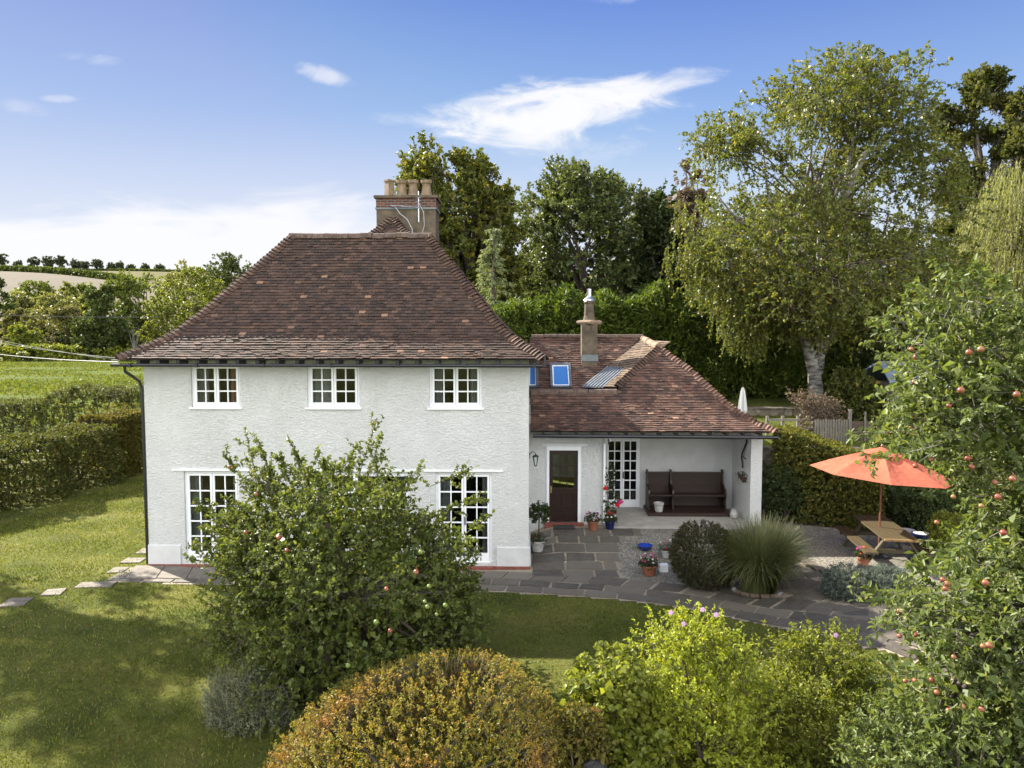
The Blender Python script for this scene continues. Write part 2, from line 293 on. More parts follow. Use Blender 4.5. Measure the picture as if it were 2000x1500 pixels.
    MT['L_lavender'] = leaf_mat('lavender_leaf', [(0.18, 0.21, 0.12), (0.27, 0.3, 0.188), (0.375, 0.375, 0.27)], .3, .6, .2)
    MT['L_dark'] = leaf_mat('dark_leaf', [(0.03, 0.047, 0.016), (0.047, 0.07, 0.022), (0.074, 0.101, 0.03)], .32, .6, .16)
    MT['L_purple'] = leaf_mat('smoke_leaf', [(.10, .065, .055), (.15, .11, .085), (.21, .17, .12)], .3, .5, .3)
    MT['L_grass'] = leaf_mat('blade', [(.085, .10, .036), (.13, .145, .052), (.20, .205, .095), (.36, .32, .16)], .35, .45, .4)
    MT['L_turf'] = leaf_mat('turf_blade', [(.070, .092, .018), (.128, .156, .025), (.20, .206, .042), (.31, .265, .105)], .35, .6, .15)
    MT['F_green'] = leaf_mat('wood_leaf_green', [(0.098, 0.13, 0.026), (0.143, 0.182, 0.034), (0.208, 0.234, 0.044)], .4, .6, .16)
    MT['F_bright'] = leaf_mat('wood_leaf_bright', [(0.13, 0.159, 0.029), (0.176, 0.205, 0.036), (0.247, 0.254, 0.049)], .4, .5, .2)
    MT['F_pale'] = leaf_mat('wood_leaf_pale', [(0.156, 0.169, 0.058), (0.221, 0.234, 0.078), (0.286, 0.286, 0.104)], .4, .5, .2)
    MT['F_brown'] = leaf_mat('wood_leaf_brown', [(0.111, 0.111, 0.039), (0.15, 0.146, 0.049), (0.202, 0.189, 0.058)], .35, .5, .2)
    MT['F_dark'] = leaf_mat('wood_leaf_dark', [(0.052, 0.075, 0.023), (0.078, 0.104, 0.029), (0.117, 0.143, 0.034)], .35, .6, .16)
    MT['F_ridge'] = leaf_mat('ridge_leaf', [(.05, .065, .04), (.07, .085, .05), (.09, .10, .055)], .3, .6, .1)
make_materials()

# ------------------------------------------------------------------ helpers
def tag(o, label, cat, group=None):
    o['label'] = label; o['category'] = cat
    if group: o['group'] = group
    return o
def thing(name, loc, label, cat, group=None):
    o = bpy.data.objects.new(name, None); COL.objects.link(o); o.location = tuple(float(v) for v in loc); o.empty_display_size = .2
    return tag(o, label, cat, group)
def origin(p):
    v = np.zeros(3)
    while p is not None: v = v + np.array(p.location); p = p.parent
    return v
def link_mesh(name, me, mat, parent=None, loc=None):
    for m in (mat if isinstance(mat, (list, tuple)) else [mat]): me.materials.append(m)
    o = bpy.data.objects.new(name, me); COL.objects.link(o)
    if parent is not None: o.parent = parent
    elif loc is not None: o.location = tuple(float(v) for v in loc)
    return o
def np_mesh(name, co, faces, mat, parent=None, loc=None, rnd=None, smooth=False):
    """co (n,3) world coordinates, faces (m,k)."""
    co = np.asarray(co, float)
    if parent is not None: co = co - origin(parent)
    elif loc is not None: co = co - np.array(loc)
    faces = np.asarray(faces, np.int32); m, k = faces.shape
    me = bpy.data.meshes.new(name)
    me.vertices.add(len(co)); me.vertices.foreach_set('co', co.astype(np.float32).ravel())
    me.loops.add(m * k); me.loops.foreach_set('vertex_index', faces.ravel())
    me.polygons.add(m); me.polygons.foreach_set('loop_start', np.arange(0, m * k, k, dtype=np.int32))
    if smooth: me.polygons.foreach_set('use_smooth', np.ones(m, bool))
    if rnd is not None:
        a = me.attributes.new('rnd', 'FLOAT', 'FACE'); a.data.foreach_set('value', np.asarray(rnd, np.float32))
    me.update(calc_edges=True)
    return link_mesh(name, me, mat, parent, loc)
class MB:
    """collects polygons in world coordinates; build() links them as ONE mesh object"""
    def __init__(s): s.v = []; s.f = []; s.r = []
    def poly(s, *pts, r=.5):
        i = len(s.v); s.v += [tuple(map(float, p)) for p in pts]; s.f.append(list(range(i, i + len(pts)))); s.r.append(r); return s
    def hexa(s, c, r=.5):      # 8 corners: bottom 4 (ccw), top 4
        i = len(s.v); s.v += [tuple(map(float, p)) for p in c]
        for q in ((3, 2, 1, 0), (4, 5, 6, 7), (0, 1, 5, 4), (1, 2, 6, 5), (2, 3, 7, 6), (3, 0, 4, 7)): s.f.append([i + a for a in q]); s.r.append(r)
        return s
    def box(s, x0, x1, y0, y1, z0, z1, r=.5):
        return s.hexa([(x0, y0, z0), (x1, y0, z0), (x1, y1, z0), (x0, y1, z0), (x0, y0, z1), (x1, y0, z1), (x1, y1, z1), (x0, y1, z1)], r)
    def bar(s, a, b, w, h, up=(0, 0, 1)):      # box beam from a to b
        a = np.array(a, float); b = np.array(b, float); d = b - a; d /= np.linalg.norm(d)
        u = np.array(up, float); sd = np.cross(d, u); sd /= np.linalg.norm(sd); u = np.cross(sd, d)
        c = [p + sd * i * w / 2 + u * j * h / 2 for p in (a, b) for i, j in ((-1, -1), (1, -1), (1, 1), (-1, 1))]
        return s.hexa(c)
    def tube(s, path, rad, n=8, cap=True):
        path = [np.array(p, float) for p in path]
        rad = [rad] * len(path) if isinstance(rad, (int, float)) else rad
        i0 = len(s.v); prev = None
        for k, p in enumerate(path):
            d = path[min(k + 1, len(path) - 1)] - path[max(k - 1, 0)]; d = d / (np.linalg.norm(d) + 1e-9)
            ref = np.array([0, 0, 1.]) if abs(d[2]) < .9 else np.array([1., 0, 0])
            if prev is not None: ref = prev
            a = np.cross(d, ref); a /= np.linalg.norm(a) + 1e-9; b = np.cross(a, d); prev = b
            for j in range(n):
                t = 2 * math.pi * j / n; s.v.append(tuple(p + rad[k] * (math.cos(t) * a + math.sin(t) * b)))
        for k in range(len(path) - 1):
            for j in range(n):
                a = i0 + k * n + j; b = i0 + k * n + (j + 1) % n
                s.f.append([a, b, b + n, a + n]); s.r.append(.5)
        if cap:
            s.f.append([i0 + j for j in range(n)][::-1]); e = i0 + (len(path) - 1) * n; s.f.append([e + j for j in range(n)]); s.r += [.5, .5]
        return s
    def lathe(s, c, prof, n=20):     # prof: (radius, z) upwards
        i0 = len(s.v)
        for r_, z in prof:
            for j in range(n): t = 2 * math.pi * j / n; s.v.append((c[0] + r_ * math.cos(t), c[1] + r_ * math.sin(t), c[2] + z))
        for k in range(len(prof) - 1):
            for j in range(n):
                a = i0 + k * n + j; b = i0 + k * n + (j + 1) % n; s.f.append([a, b, b + n, a + n]); s.r.append(.5)
        s.f.append([i0 + j for j in range(n)][::-1]); e = i0 + (len(prof) - 1) * n; s.f.append([e + j for j in range(n)]); s.r += [.5, .5]
        return s
    def build(s, name, mat, parent=None, loc=None, smooth=False, rnd=False):
        o = origin(parent) if parent is not None else (np.array(loc, float) if loc is not None else np.zeros(3))
        me = bpy.data.meshes.new(name); me.from_pydata([tuple(np.array(v) - o) for v in s.v], [], s.f)
        if rnd: a = me.attributes.new('rnd', 'FLOAT', 'FACE'); a.data.foreach_set('value', np.array(s.r, np.float32))
        if smooth: me.polygons.foreach_set('use_smooth', np.ones(len(s.f), bool))
        me.update(); return link_mesh(name, me, mat, parent, loc)
def unit(a): return a / (np.linalg.norm(a, axis=-1, keepdims=True) + 1e-9)
def rand_unit(n): return unit(rng.normal(size=(n, 3)))
def sstep(a, b, x): t = np.clip((np.asarray(x, float) - a) / (b - a), 0, 1); return t * t * (3 - 2 * t)
def clump_noise(P, s, seed):
    r_ = np.random.default_rng(seed); v = 0
    for k in range(5):
        d = unit(r_.normal(size=3)); v = v + np.sin(P @ d * s * (1 + .5 * k) + r_.uniform(0, 6.28))
    return v / 5

# ------------------------------------------------------------------ terrain
def H(x, y):
    x = np.asarray(x, float); y = np.asarray(y, float)
    a = .35 * sstep(17.0, 19.6, y) * sstep(-.4, .9, x); b = .35 * sstep(4.2, 7.2, x) * sstep(10, 14, y)
    z = np.maximum(a, b)
    z = z + 2.0 * sstep(22.5, 23.1, y) * sstep(6.9, 7.5, x) + .8 * sstep(23, 29, y) * sstep(5, 8, x)
    z = z + 2.6 * sstep(27, 34, y) * sstep(-13, -6, x) * (1 - sstep(6, 7.4, x))
    hill = 73 * sstep(190, 760, y) + .012 * np.clip(y - 760, 0, 2000)
    hill = hill * (1 - .10 * sstep(-420, -120, x))
    return z + hill
def grid_axis(segs):
    out = [segs[0][0]]
    for a, b, st in segs: n = max(1, int(round((b - a) / st))); out += list(np.linspace(a, b, n + 1)[1:])
    return np.array(out)
def sheet(name, xs, ys, mat, lift=0.0, fn=H, keep=None):
    X, Yy = np.meshgrid(xs, ys); co = np.stack([X, Yy, fn(X, Yy) + lift], -1).reshape(-1, 3)
    nx = len(xs); i, j = np.meshgrid(np.arange(nx - 1), np.arange(len(ys) - 1)); a = (j * nx + i).ravel()
    f = np.stack([a, a + 1, a + nx + 1, a + nx], 1)
    if keep is not None: f = f[keep(co[f].mean(1))]
    return np_mesh(name, co, f, mat, smooth=True)
def terrain():
    xs = grid_axis([(-3000, -400, 200), (-400, -60, 20), (-60, -16, 2), (-16, 16, .25), (16, 60, 2), (60, 400, 20), (400, 3000, 200)])
    ys = grid_axis([(-300, 4, 38), (4, 31, .25), (31, 60, 1.45), (60, 200, 10), (200, 800, 20), (800, 4000, 160)])
    o = sheet('ground', xs, ys, MT['lawn']); o['kind'] = 'structure'
    o = sheet('paddock', grid_axis([(-320, -10, 5)]), grid_axis([(33, 176, 4)]), MT['paddock'], .03); o['kind'] = 'structure'
    # stubble field and the greener field above it, on the hill
    def hs(f): return lambda c: f(c)
    o = sheet('hillside', grid_axis([(-900, 200, 20)]), grid_axis([(196, 800, 12)]), MT['upfield'], .35); o['kind'] = 'structure'
    def lower(c):      # below the hedge line which runs down to the right
        px = c[:, 0] / c[:, 1]; return c[:, 1] < 640 - (px + .72) * 620
    o = sheet('stubble_field', grid_axis([(-620, -100, 6)]), grid_axis([(300, 700, 6)]), MT['stubble'], .8, keep=lower); o['kind'] = 'structure'
terrain()
def paddock_tufts():
    n = 42000; y = 42 + 130 * rng.random(n) ** .8; x = y * rng.uniform(-.86, -.50, n); P = np.stack([x, y, H(x, y) + .03], 1); k = clump_noise(P * [.35, 1, 1], .35, 77) + rng.normal(0, .25, n); P = P[k > -.05]; n = len(P)
    D = unit(rng.normal(size=(n, 3)) * .5 + [0, 0, 1]); l = rng.uniform(.12, .34, n); co, f, kk = leaf_quads(P - [0, 0, .02], D, unit(rng.normal(size=(n, 3))), l, l * rng.uniform(.5, 1.2, n), False, .1)
    o = np_mesh('paddock_grass', co, f, MT['L_turf'], rnd=np.clip(rng.normal(.3, .22, n), 0, 1)); o['kind'] = 'stuff'
# ------------------------------------------------------------------ the cottage
FX0, FX1, FY, WT = -9.42, .05, 17.4, 5.24           # front wall
def wall_with_openings(mb, x0, x1, y, z0, z1, th, ops, ends=True):
    """wall facing -y at y, th thick; ops = (xa, xb, za, zb)"""
    xs = sorted({x0, x1, *[o[0] for o in ops], *[o[1] for o in ops]}); zs = sorted({z0, z1, *[o[2] for o in ops], *[o[3] for o in ops]})
    def inside(x, z): return any(o[0] < x < o[1] and o[2] < z < o[3] for o in ops)
    for a, b in zip(xs, xs[1:]):
        for c, d in zip(zs, zs[1:]):
            if inside((a + b) / 2, (c + d) / 2): continue
            mb.poly((a, y, c), (b, y, c), (b, y, d), (a, y, d)); mb.poly((b, y + th, c), (a, y + th, c), (a, y + th, d), (b, y + th, d))
    for xa, xb, za, zb in ops:
        mb.poly((xa, y, za), (xa, y, zb), (xa, y + th, zb), (xa, y + th, za)); mb.poly((xb, y, zb), (xb, y, za), (xb, y + th, za), (xb, y + th, zb))
        mb.poly((xa, y, zb), (xb, y, zb), (xb, y + th, zb), (xa, y + th, zb)); mb.poly((xb, y, za), (xa, y, za), (xa, y + th, za), (xb, y + th, za))
    if ends:
        mb.poly((x0, y, z1), (x1, y, z1), (x1, y + th, z1), (x0, y + th, z1))
        for x in (x0, x1): mb.poly((x, y, z0), (x, y, z1), (x, y + th, z1), (x, y + th, z0))
def glazed(house, name, xa, xb, za, zb, y, leaves, cols, rows, bottom=0.0, sill=True, curt=None, mull=.045, handle=False, label=None, dropcurt=True):
    """casement window or glazed door: frame (with bars), pane, curtains, sill as sub-parts"""
    mb = MB(); f = .055; y1 = y + .07
    mb.box(xa, xb, y, y1, zb - f, zb); mb.box(xa, xb, y, y1, za, za + f); mb.box(xa, xa + f, y, y1, za + f, zb - f); mb.box(xb - f, xb, y, y1, za + f, zb - f)
    fr = mb.build(name, MT['white'], house)
    if label: fr['label'] = label
    lw = (xb - xa - 2 * f) / leaves; pane = MB()
    for k in range(leaves):
        a = xa + f + k * lw + .006; b = xa + f + (k + 1) * lw - .006; c = za + f + .006; d = zb - f - .006; st = .052; yb = y - .012; bars = MB()
        bars.box(a, b, yb, yb + .05, d - st, d); bars.box(a, b, yb, yb + .05, c, c + st + bottom)
        bars.box(a, a + st, yb, yb + .05, c + st + bottom, d - st); bars.box(b - st, b, yb, yb + .05, c + st + bottom, d - st)
        g0, g1, h0, h1 = a + st, b - st, c + st + bottom, d - st
        for i in range(1, cols): xm = g0 + (g1 - g0) * i / cols; bars.box(xm - mull / 2 + .008, xm + mull / 2 - .008, yb + .006, yb + .044, h0, h1)
        for i in range(1, rows): zm = h0 + (h1 - h0) * i / rows; bars.box(g0, g1, yb + .008, yb + .042, zm - mull / 2 + .006, zm + mull / 2 - .006)
        bars.build('sash', MT['white'], fr)
        for i in range(cols):
            for j in range(rows):
                t = rng.uniform(-.002, .002, 4); q0 = g0 + (g1 - g0) * i / cols; q1 = g0 + (g1 - g0) * (i + 1) / cols; r0 = h0 + (h1 - h0) * j / rows; r1 = h0 + (h1 - h0) * (j + 1) / rows
                pane.poly((q0, yb + .026 + t[0], r0), (q1, yb + .026 + t[1], r0), (q1, yb + .026 + t[2], r1), (q0, yb + .026 + t[3], r1))
        if handle and k == leaves - 1: MB().box(a + .012, a + .035, yb - .05, yb, (za + zb) / 2 - .18, (za + zb) / 2 + .02).build('handle', MT['black'], fr)
    pane.build('pane', MT['glass'], fr)
    if sill: MB().box(xa - .05, xb + .05, y - .12, y + .02, za - .045, za - .002).build('sill', MT['white'], fr)
    for side, wd, mt in (curt or []):
        cb = MB(); n = 14; x_s, x_e = (xa + .03, xa + .03 + wd) if side < 0 else (xb - .03 - wd, xb - .03)
        pts = [(x_s + (x_e - x_s) * i / n, y + .20 + .03 * math.sin(i * 1.9)) for i in range(n + 1)]
        for (p, q), (r_, s_) in zip(pts, pts[1:]): cb.poly((p, q, za - .05), (r_, s_, za - .05), (r_, s_, zb + .05), (p, q, zb + .05))
        cb.build('curtain', MT[mt], fr, smooth=True)
    return fr
def tile_courses(mb, segs, gauge=.105, tw=.168, jit=1.0, side_over=0.0, und=None):
    """segs: list of (left point, right point) from the eave up to the ridge; plain tiles laid in courses on the strips between them"""
    segs = [(np.array(a, float), np.array(b, float)) for a, b in segs]; row = 0
    for (l0, r0), (l1, r1) in zip(segs, segs[1:]):
        u = unit(r0 - l0) if np.linalg.norm(r0 - l0) > .05 else unit(r1 - l1)
        up = l1 - l0; up = up - u * (up @ u); sl = np.linalg.norm(up); up = up / sl; n = np.cross(u, up)
        if n[2] < 0: n = -n
        cn = max(1, int(round(sl / gauge))); g = sl / cn
        if und is not None: und.poly(l0 - n * .03, r0 - n * .03, r1 - n * .03, l1 - n * .03)
        for k in range(cn):
            t = k / cn; A = l0 + (l1 - l0) * t; B = r0 + (r1 - r0) * t; wid = (B - A) @ u; A0 = l0 + up * sl * t; s0 = (A - A0) @ u - side_over; s1 = s0 + wid + 2 * side_over
            if wid < .03: continue
            x = math.floor(s0 / tw) * tw - (tw / 2 if row % 2 else 0); sag = rng.normal(0, .004) * jit
            while x < s1:
                a, b = max(x, s0), min(x + tw, s1); x += tw
                if b - a < .02: continue
                dz = rng.normal(0, .0035, 2) * jit; dn = sag + rng.normal(0, .004) * jit; ln = g * 1.3; tilt = rng.normal(0, .004) * jit
                p = A0 + u * (a + .002) + up * (dn + rng.normal(0, .002)); q = A0 + u * (b - .002) + up * (dn + dz[0] * .6)
                top = up * ln; lo = n * (.036 + dz[1] + tilt); hi = n * .004; th = n * .018
                mb.hexa([p + lo - th, q + lo - th + n * dz[0], q + top + hi - th, p + top + hi - th, p + lo, q + lo + n * dz[0], q + top + hi, p + top + hi], r=float(np.clip(rng.beta(1.7, 2.6) + (rng.random() < .022) * .6, 0, 1)))
            row += 1
def ridge_tiles(mb, a, b, rad=.11, ln=.42, flare=.0, n=7):
    a = np.array(a, float); b = np.array(b, float); d = b - a; L = np.linalg.norm(d); d = d / L; k = max(1, int(round(L / ln)))
    sd = unit(np.cross(d, [0, 0, 1.])); up = np.cross(sd, d)
    for i in range(k):
        o = rng.normal(0, .006, 3); p0 = a + d * (L * i / k + .004) + o; p1 = a + d * (L * (i + 1) / k - .004) + o
        r0, r1 = rad * (1 + flare) + rng.normal(0, .004), rad
        ring = lambda p, r_: [p + r_ * (math.cos(t) * sd + math.sin(t) * up) - up * .03 for t in np.linspace(-.25, math.pi + .25, n)]
        A, B = ring(p0, r0), ring(p1, r1)
        for j in range(n - 1): mb.poly(A[j], A[j + 1], B[j + 1], B[j], r=.5)
        mb.poly(*A[::-1]); mb.poly(*B)
def bonnet_tiles(mb, pts, gauge=.115, w=.17):
    """bonnet hip tiles stepping up a hip line"""
    pts = [np.array(p, float) for p in pts]
    for a, b in zip(pts, pts[1:]):
        d = b - a; L = np.linalg.norm(d); d = d / L; k = max(1, int(round(L / gauge))); sd = unit(np.cross(d, [0, 0, 1.])); up = np.cross(sd, d)
        for i in range(k):
            p0 = a + d * (L * i / k) + rng.normal(0, .006, 3); p1 = p0 + d * gauge * 1.7
            for (f0, f1, dr) in ((-1, -.5, .5), (-.5, 0, 0), (0, .5, 0), (.5, 1, .5)):
                h = lambda f: .10 - .125 * abs(f) ** 1.3
                e0, e1 = p0 + sd * w * f0 + up * h(f0), p0 + sd * w * f1 + up * h(f1); g0, g1 = p1 + sd * w * f0 * .8 + up * (h(f0) - .085), p1 + sd * w * f1 * .8 + up * (h(f1) - .085); t = up * .02
                mb.hexa([e0 - t, e1 - t, g1 - t, g0 - t, e0, e1, g1, g0], r=float(rng.uniform(.3, .95)))
def cottage():
    h = thing('cottage', (-4.7, 21, 0), 'white roughcast cottage with brown hipped tile roof and low porch wing', 'house')
    up = [(-8.25, -7.04), (-5.38, -4.10), (-2.38, -1.10)]; uz = (4.0, 5.06)
    fd = [(-8.50, -7.13), (-2.25, -.86)]; mid = (-5.6, -2.88)
    ops = [(a, b, *uz) for a, b in up] + [(a, b, .14, 2.40) for a, b in fd] + [(mid[0], mid[1], .95, 2.40)]
    w = MB(); wall_with_openings(w, FX0, FX1, FY, -.2, WT, .3, ops)
    w.poly((FX0, FY + .3, -.2), (FX0, FY + .3, WT), (FX0, 27, WT), (FX0, 27, -.2)); w.poly((FX1, FY + .3, -.2), (FX1, 27, -.2), (FX1, 27, WT), (FX1, FY + .3, WT))
    w.poly((FX0, 27, -.2), (FX0, 27, WT), (FX1, 27, WT), (FX1, 27, -.2)); w.build('wall', MT['wall'], h)
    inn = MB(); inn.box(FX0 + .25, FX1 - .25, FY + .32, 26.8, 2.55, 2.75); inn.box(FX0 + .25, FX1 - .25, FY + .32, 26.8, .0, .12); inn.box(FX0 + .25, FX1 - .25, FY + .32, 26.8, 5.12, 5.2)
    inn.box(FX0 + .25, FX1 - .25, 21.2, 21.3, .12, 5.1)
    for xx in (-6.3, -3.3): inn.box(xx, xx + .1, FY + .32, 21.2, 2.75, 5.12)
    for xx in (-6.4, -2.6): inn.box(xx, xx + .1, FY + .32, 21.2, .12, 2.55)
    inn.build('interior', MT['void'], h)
    curts = [[(-1, .28, 'curtain'), (1, .30, 'curtain_red'), ], [(-1, .62, 'curtain'), (1, .16, 'curtain')], [(-1, .26, 'curtain'), (1, .26, 'curtain')]]
    labs = ['upper window with red patterned curtain behind it', 'upper window with grey curtain half drawn', 'upper window nearest the porch wing']
    for (a, b), c, lb in zip(up, curts, labs): glazed(h, 'window', a, b, *uz, FY + .07, 2, 2, 3, curt=c, label=lb)
    glazed(h, 'window', *mid, .95, 2.40, FY + .07, 4, 2, 3, curt=[(-1, .35, 'curtain'), (1, .35, 'curtain')], label='wide ground floor window behind the apple tree')
    for (a, b) in fd: glazed(h, 'french_door', a, b, .14, 2.40, FY + .07, 2, 2, 5, bottom=.12, sill=False, curt=[(-1, .30, 'curtain'), (1, .22, 'curtain')], handle=True)
    ln = MB()
    for a, b in (*fd, mid): ln.box(a - .28, b + .28, FY - .035, FY - .002, 2.42, 2.47)
    ln.build('lintel', MT['lintel'], h)
    pl = MB()
    for a, b in ((FX0 - .02, fd[0][0] - .12), (fd[0][1] + .12, fd[1][0] - .12), (fd[1][1] + .12, FX1 + .02)):
        pl.hexa([(a, FY - .035, .07), (b, FY - .035, .07), (b, FY - .002, .07), (a, FY - .002, .07), (a, FY - .028, .53), (b, FY - .028, .53), (b, FY - .002, .56), (a, FY - .002, .56)])
    pl.hexa([(FX1 + .002, FY - .002, .07), (FX1 + .05, FY - .002, .07), (FX1 + .05, 20.2, .40), (FX1 + .002, 20.2, .40), (FX1 + .002, FY - .002, .56), (FX1 + .04, FY - .002, .54), (FX1 + .04, 20.2, .6), (FX1 + .002, 20.2, .62)])
    pl.build('plinth', MT['smooth_white'], h)
    bc = MB().box(FX0 - .03, FX1 + .03, FY - .075, FY - .003, -.1, .066)
    for a, b in fd: bc.box(a - .05, b + .05, FY - .16, FY - .08, -.1, .075)
    bc.build('brick_course', MT['redbrick'], h)
    # ---- main roof: bellcast hipped roof
    ex0, ex1, ey0, ey1, ez = -9.76, .42, 16.86, 23.26, 5.20
    prof = [(0, 0), (.45, .25), (.9, .56), (1.35, 1.03), (3.2, 3.30)]
    xr0, xr1, yr = ex0 + 3.2, ex1 - 3.12, ey0 + 3.2
    t = MB(); und = MB(); k = 3.12 / 3.2
    tile_courses(t, [((ex0 + i, ey0 + i, ez + z), (ex1 - i * k, ey0 + i, ez + z)) for i, z in prof], .104, und=und)
    tile_courses(t, [((ex1 - i * k, ey0 + i, ez + z), (ex1 - i * k, ey1 - i, ez + z)) for i, z in prof], .104, und=und)
    tile_courses(t, [((ex0 + i, ey1 - i, ez + z), (ex0 + i, ey0 + i, ez + z)) for i, z in prof], .104, und=und)
    tile_courses(t, [((ex1 - i * k, ey1 - i, ez + z), (ex0 + i, ey1 - i, ez + z)) for i, z in prof], .104, und=und)
    rf = t.build('roof', MT['tile'], h, rnd=True)
    und.box(ex0 + .12, ex1 - .12, ey0 + .12, ey1, ez - .02, ez + .0); und.build('roof_boarding', MT['void'], rf)
    r_ = MB(); ridge_tiles(r_, (xr0 - .06, yr, ez + 3.32), (xr1 + .06, yr, ez + 3.32), .12, .33); r_.build('ridge_tiles', MT['ridge'], rf)
    for sx, xs, kk in ((ex0, 1, 1), (ex1, -1, k)):
        for y0_, ys in ((ey0, 1), (ey1, -1)):
            b_ = MB(); bonnet_tiles(b_, [(sx + xs * i * kk, y0_ + ys * i, ez + z + .02) for i, z in prof]); b_.build('hip_tiles', MT['tile'], rf, rnd=True)
    # ---- taller rear roof
    cx, ay, az = -4.14, 22.35, 9.38; t = MB(); und = MB(); wv = 4.0
    tile_courses(t, [((cx - wv, ay - wv, az - wv * 1.03), (cx + wv, ay - wv, az - wv * 1.03)), ((cx - 1.0, ay - 1.0, az - 1.0), (cx + 1.0, ay - 1.0, az - 1.0)), ((cx - .02, ay, az), (cx + .02, ay, az))][1:], .104, und=und)
    tile_courses(t, [((cx - wv, 28, az - wv * 1.03), (cx - wv, ay - wv, az - wv * 1.03)), ((cx, 28, az), (cx, ay, az))], .104, und=und)
    tile_courses(t, [((cx + wv, ay - wv, az - wv * 1.03), (cx + wv, 28, az - wv * 1.03)), ((cx, ay, az), (cx, 28, az))], .104, und=und)
    # keep only what lies outside the main roof volume
    r2 = t.build('roof', MT['tile'], h, rnd=True); und.build('roof_boarding', MT['void'], r2)
    for sg in (-1, 1): b_ = MB(); bonnet_tiles(b_, [(cx + sg * 1.2, ay - 1.2, az - 1.2), (cx, ay, az + .03)]); b_.build('hip_tiles', MT['tile'], r2, rnd=True)
    # ---- rafters and gutters
    for i in range(21):
        x = ex0 + .42 + i * .478; MB().box(x, x + .085, ey0 + .09, FY - .004, ez - .125, ez - .02).build('rafter_end', MT['black'], h)
    g = MB(); g.tube([(ex0 - .14, ey0 - .0, ez - .145), (ex1 - .06, ey0 - .0, ez - .16)], .042, 10)
    for x in np.arange(ex0 + .3, ex1, 1.6): g.box(x, x + .05, ey0 - .06, ey0 + .09, ez - .2, ez - .1)
    g.build('gutter', MT['black'], h)
    MB().tube([(ex0 + .18, ey0 + .0, ez - .15), (ex0 + .18, ey0 + .02, ez - .30), (FX0 - .10, FY - .02, ez - .55), (FX0 - .06, FY + .02, ez - .72), (FX0 - .06, FY + .02, .05)], .038, 8).build('downpipe', MT['black'], h)
    MB().box(ex1 - .03, ex1 + .02, ey0 - .02, ey0 + .16, ez - .17, ez + .10).build('gutter_end', MT['black'], h)
    # ---- big chimney
    c = MB(); X0, X1, Y0, Y1 = -4.71, -2.86, 22.6, 23.5
    c.box(X0, X1, Y0, Y1, 7.2, 9.70); st = c.build('chimney', MT['chimrender'], h)
    MB().box(X0 - .03, X1 + .03, Y0 - .03, Y1 + .03, 9.702, 9.76).build('flashing_band', MT['flashing'], st)
    MB().box(X0 - .01, X1 + .01, Y0 - .01, Y1 + .01, 9.762, 10.05).build('brick_band', MT['brick'], st)
    MB().box(X0 - .07, X1 + .07, Y0 - .07, Y1 + .07, 10.052, 10.13).build('chimney_cap', MT['chimrender'], st)
    for i, (x, sq) in enumerate(((-4.38, 1), (-3.98, 0), (-3.62, 0), (-3.2, 0))):
        if sq: m = MB().lathe((x, 23.05, 10.132), [(.19, 0), (.19, .06), (.165, .07), (.15, .50), (.18, .52), (.18, .57), (.13, .57)], 4)
        else: m = MB().lathe((x, 23.05, 10.132), [(.21, 0), (.20, .06), (.165, .12), (.135, .36), (.14, .42), (.175, .46), (.18, .55), (.12, .56)], 18)
        m.build('chimney_pot', MT['pot'], st)
    ae = MB().tube([(-3.38, 22.55, 9.3), (-3.38, 22.55, 10.25)], .018, 6)
    ae.tube([(-4.25, 22.50, 9.80), (-3.35, 22.50, 9.74)], .016, 5); ae.tube([(-4.2, 22.46, 9.77), (-3.85, 22.50, 9.80)], .012, 5)
    for q in (9.8, 9.9, 10.0): ae.tube([(-3.48, 22.5, q), (-3.28, 22.5, q + .05)], .009, 5)
    ae.build('aerial', MT['steel'], st)
    MB().tube([(-4.10, 22.5, 9.76), (-3.95, 22.48, 9.55), (-3.7, 22.3, 9.35), (-3.5, 22.0, 9.0), (-3.45, 21.7, 8.7)], .012, 5).tube([(-3.38, 22.5, 9.9), (-3.22, 22.52, 9.6), (-3.2, 22.52, 9.2), (-3.28, 22.5, 8.9)], .010, 5).build('aerial_cable', MT['whitecable'], st)

    # ---- porch wing
    gz = .37; PYF = 20.3; pw = MB(); pt = 3.0
    wall_with_openings(pw, FX1 + .003, 2.15, PYF, .1, pt, .28, [(.56, 1.54, gz + .02, 2.62)])
    pw.poly((2.15, PYF + .28, .1), (2.15, 22.2, .1), (2.15, 22.2, pt), (2.15, PYF + .28, pt)); pw.build('porch_wall', MT['wall'], h)
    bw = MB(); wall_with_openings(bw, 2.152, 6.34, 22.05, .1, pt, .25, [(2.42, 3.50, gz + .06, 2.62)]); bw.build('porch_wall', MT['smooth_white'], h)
    MB().box(6.342, 6.66, PYF - .05, 22.3, .1, pt + .05).build('porch_pier', MT['wall'], h)
    MB().box(FX1 + .01, 6.66, PYF + .01, PYF + .24, pt + .002, pt + .24).build('porch_beam', MT['lintel'], h)
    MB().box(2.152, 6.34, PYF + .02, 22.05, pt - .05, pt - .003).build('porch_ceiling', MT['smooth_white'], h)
    MB().box(6.662, 6.7, 22.3, 27.5, .1, pt).box(FX1 + .05, 6.66, 27.4, 27.5, .1, 4.0).build('rear_wall', MT['wall'], h)
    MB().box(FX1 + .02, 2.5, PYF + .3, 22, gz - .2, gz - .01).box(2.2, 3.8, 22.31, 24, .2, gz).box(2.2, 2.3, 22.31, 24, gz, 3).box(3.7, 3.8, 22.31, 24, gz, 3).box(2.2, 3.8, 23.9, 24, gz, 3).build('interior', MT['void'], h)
    MB().box(2.16, 6.34, 19.85, 22.05, .05, gz + .06).build('porch_floor', MT['porchfloor'], h)
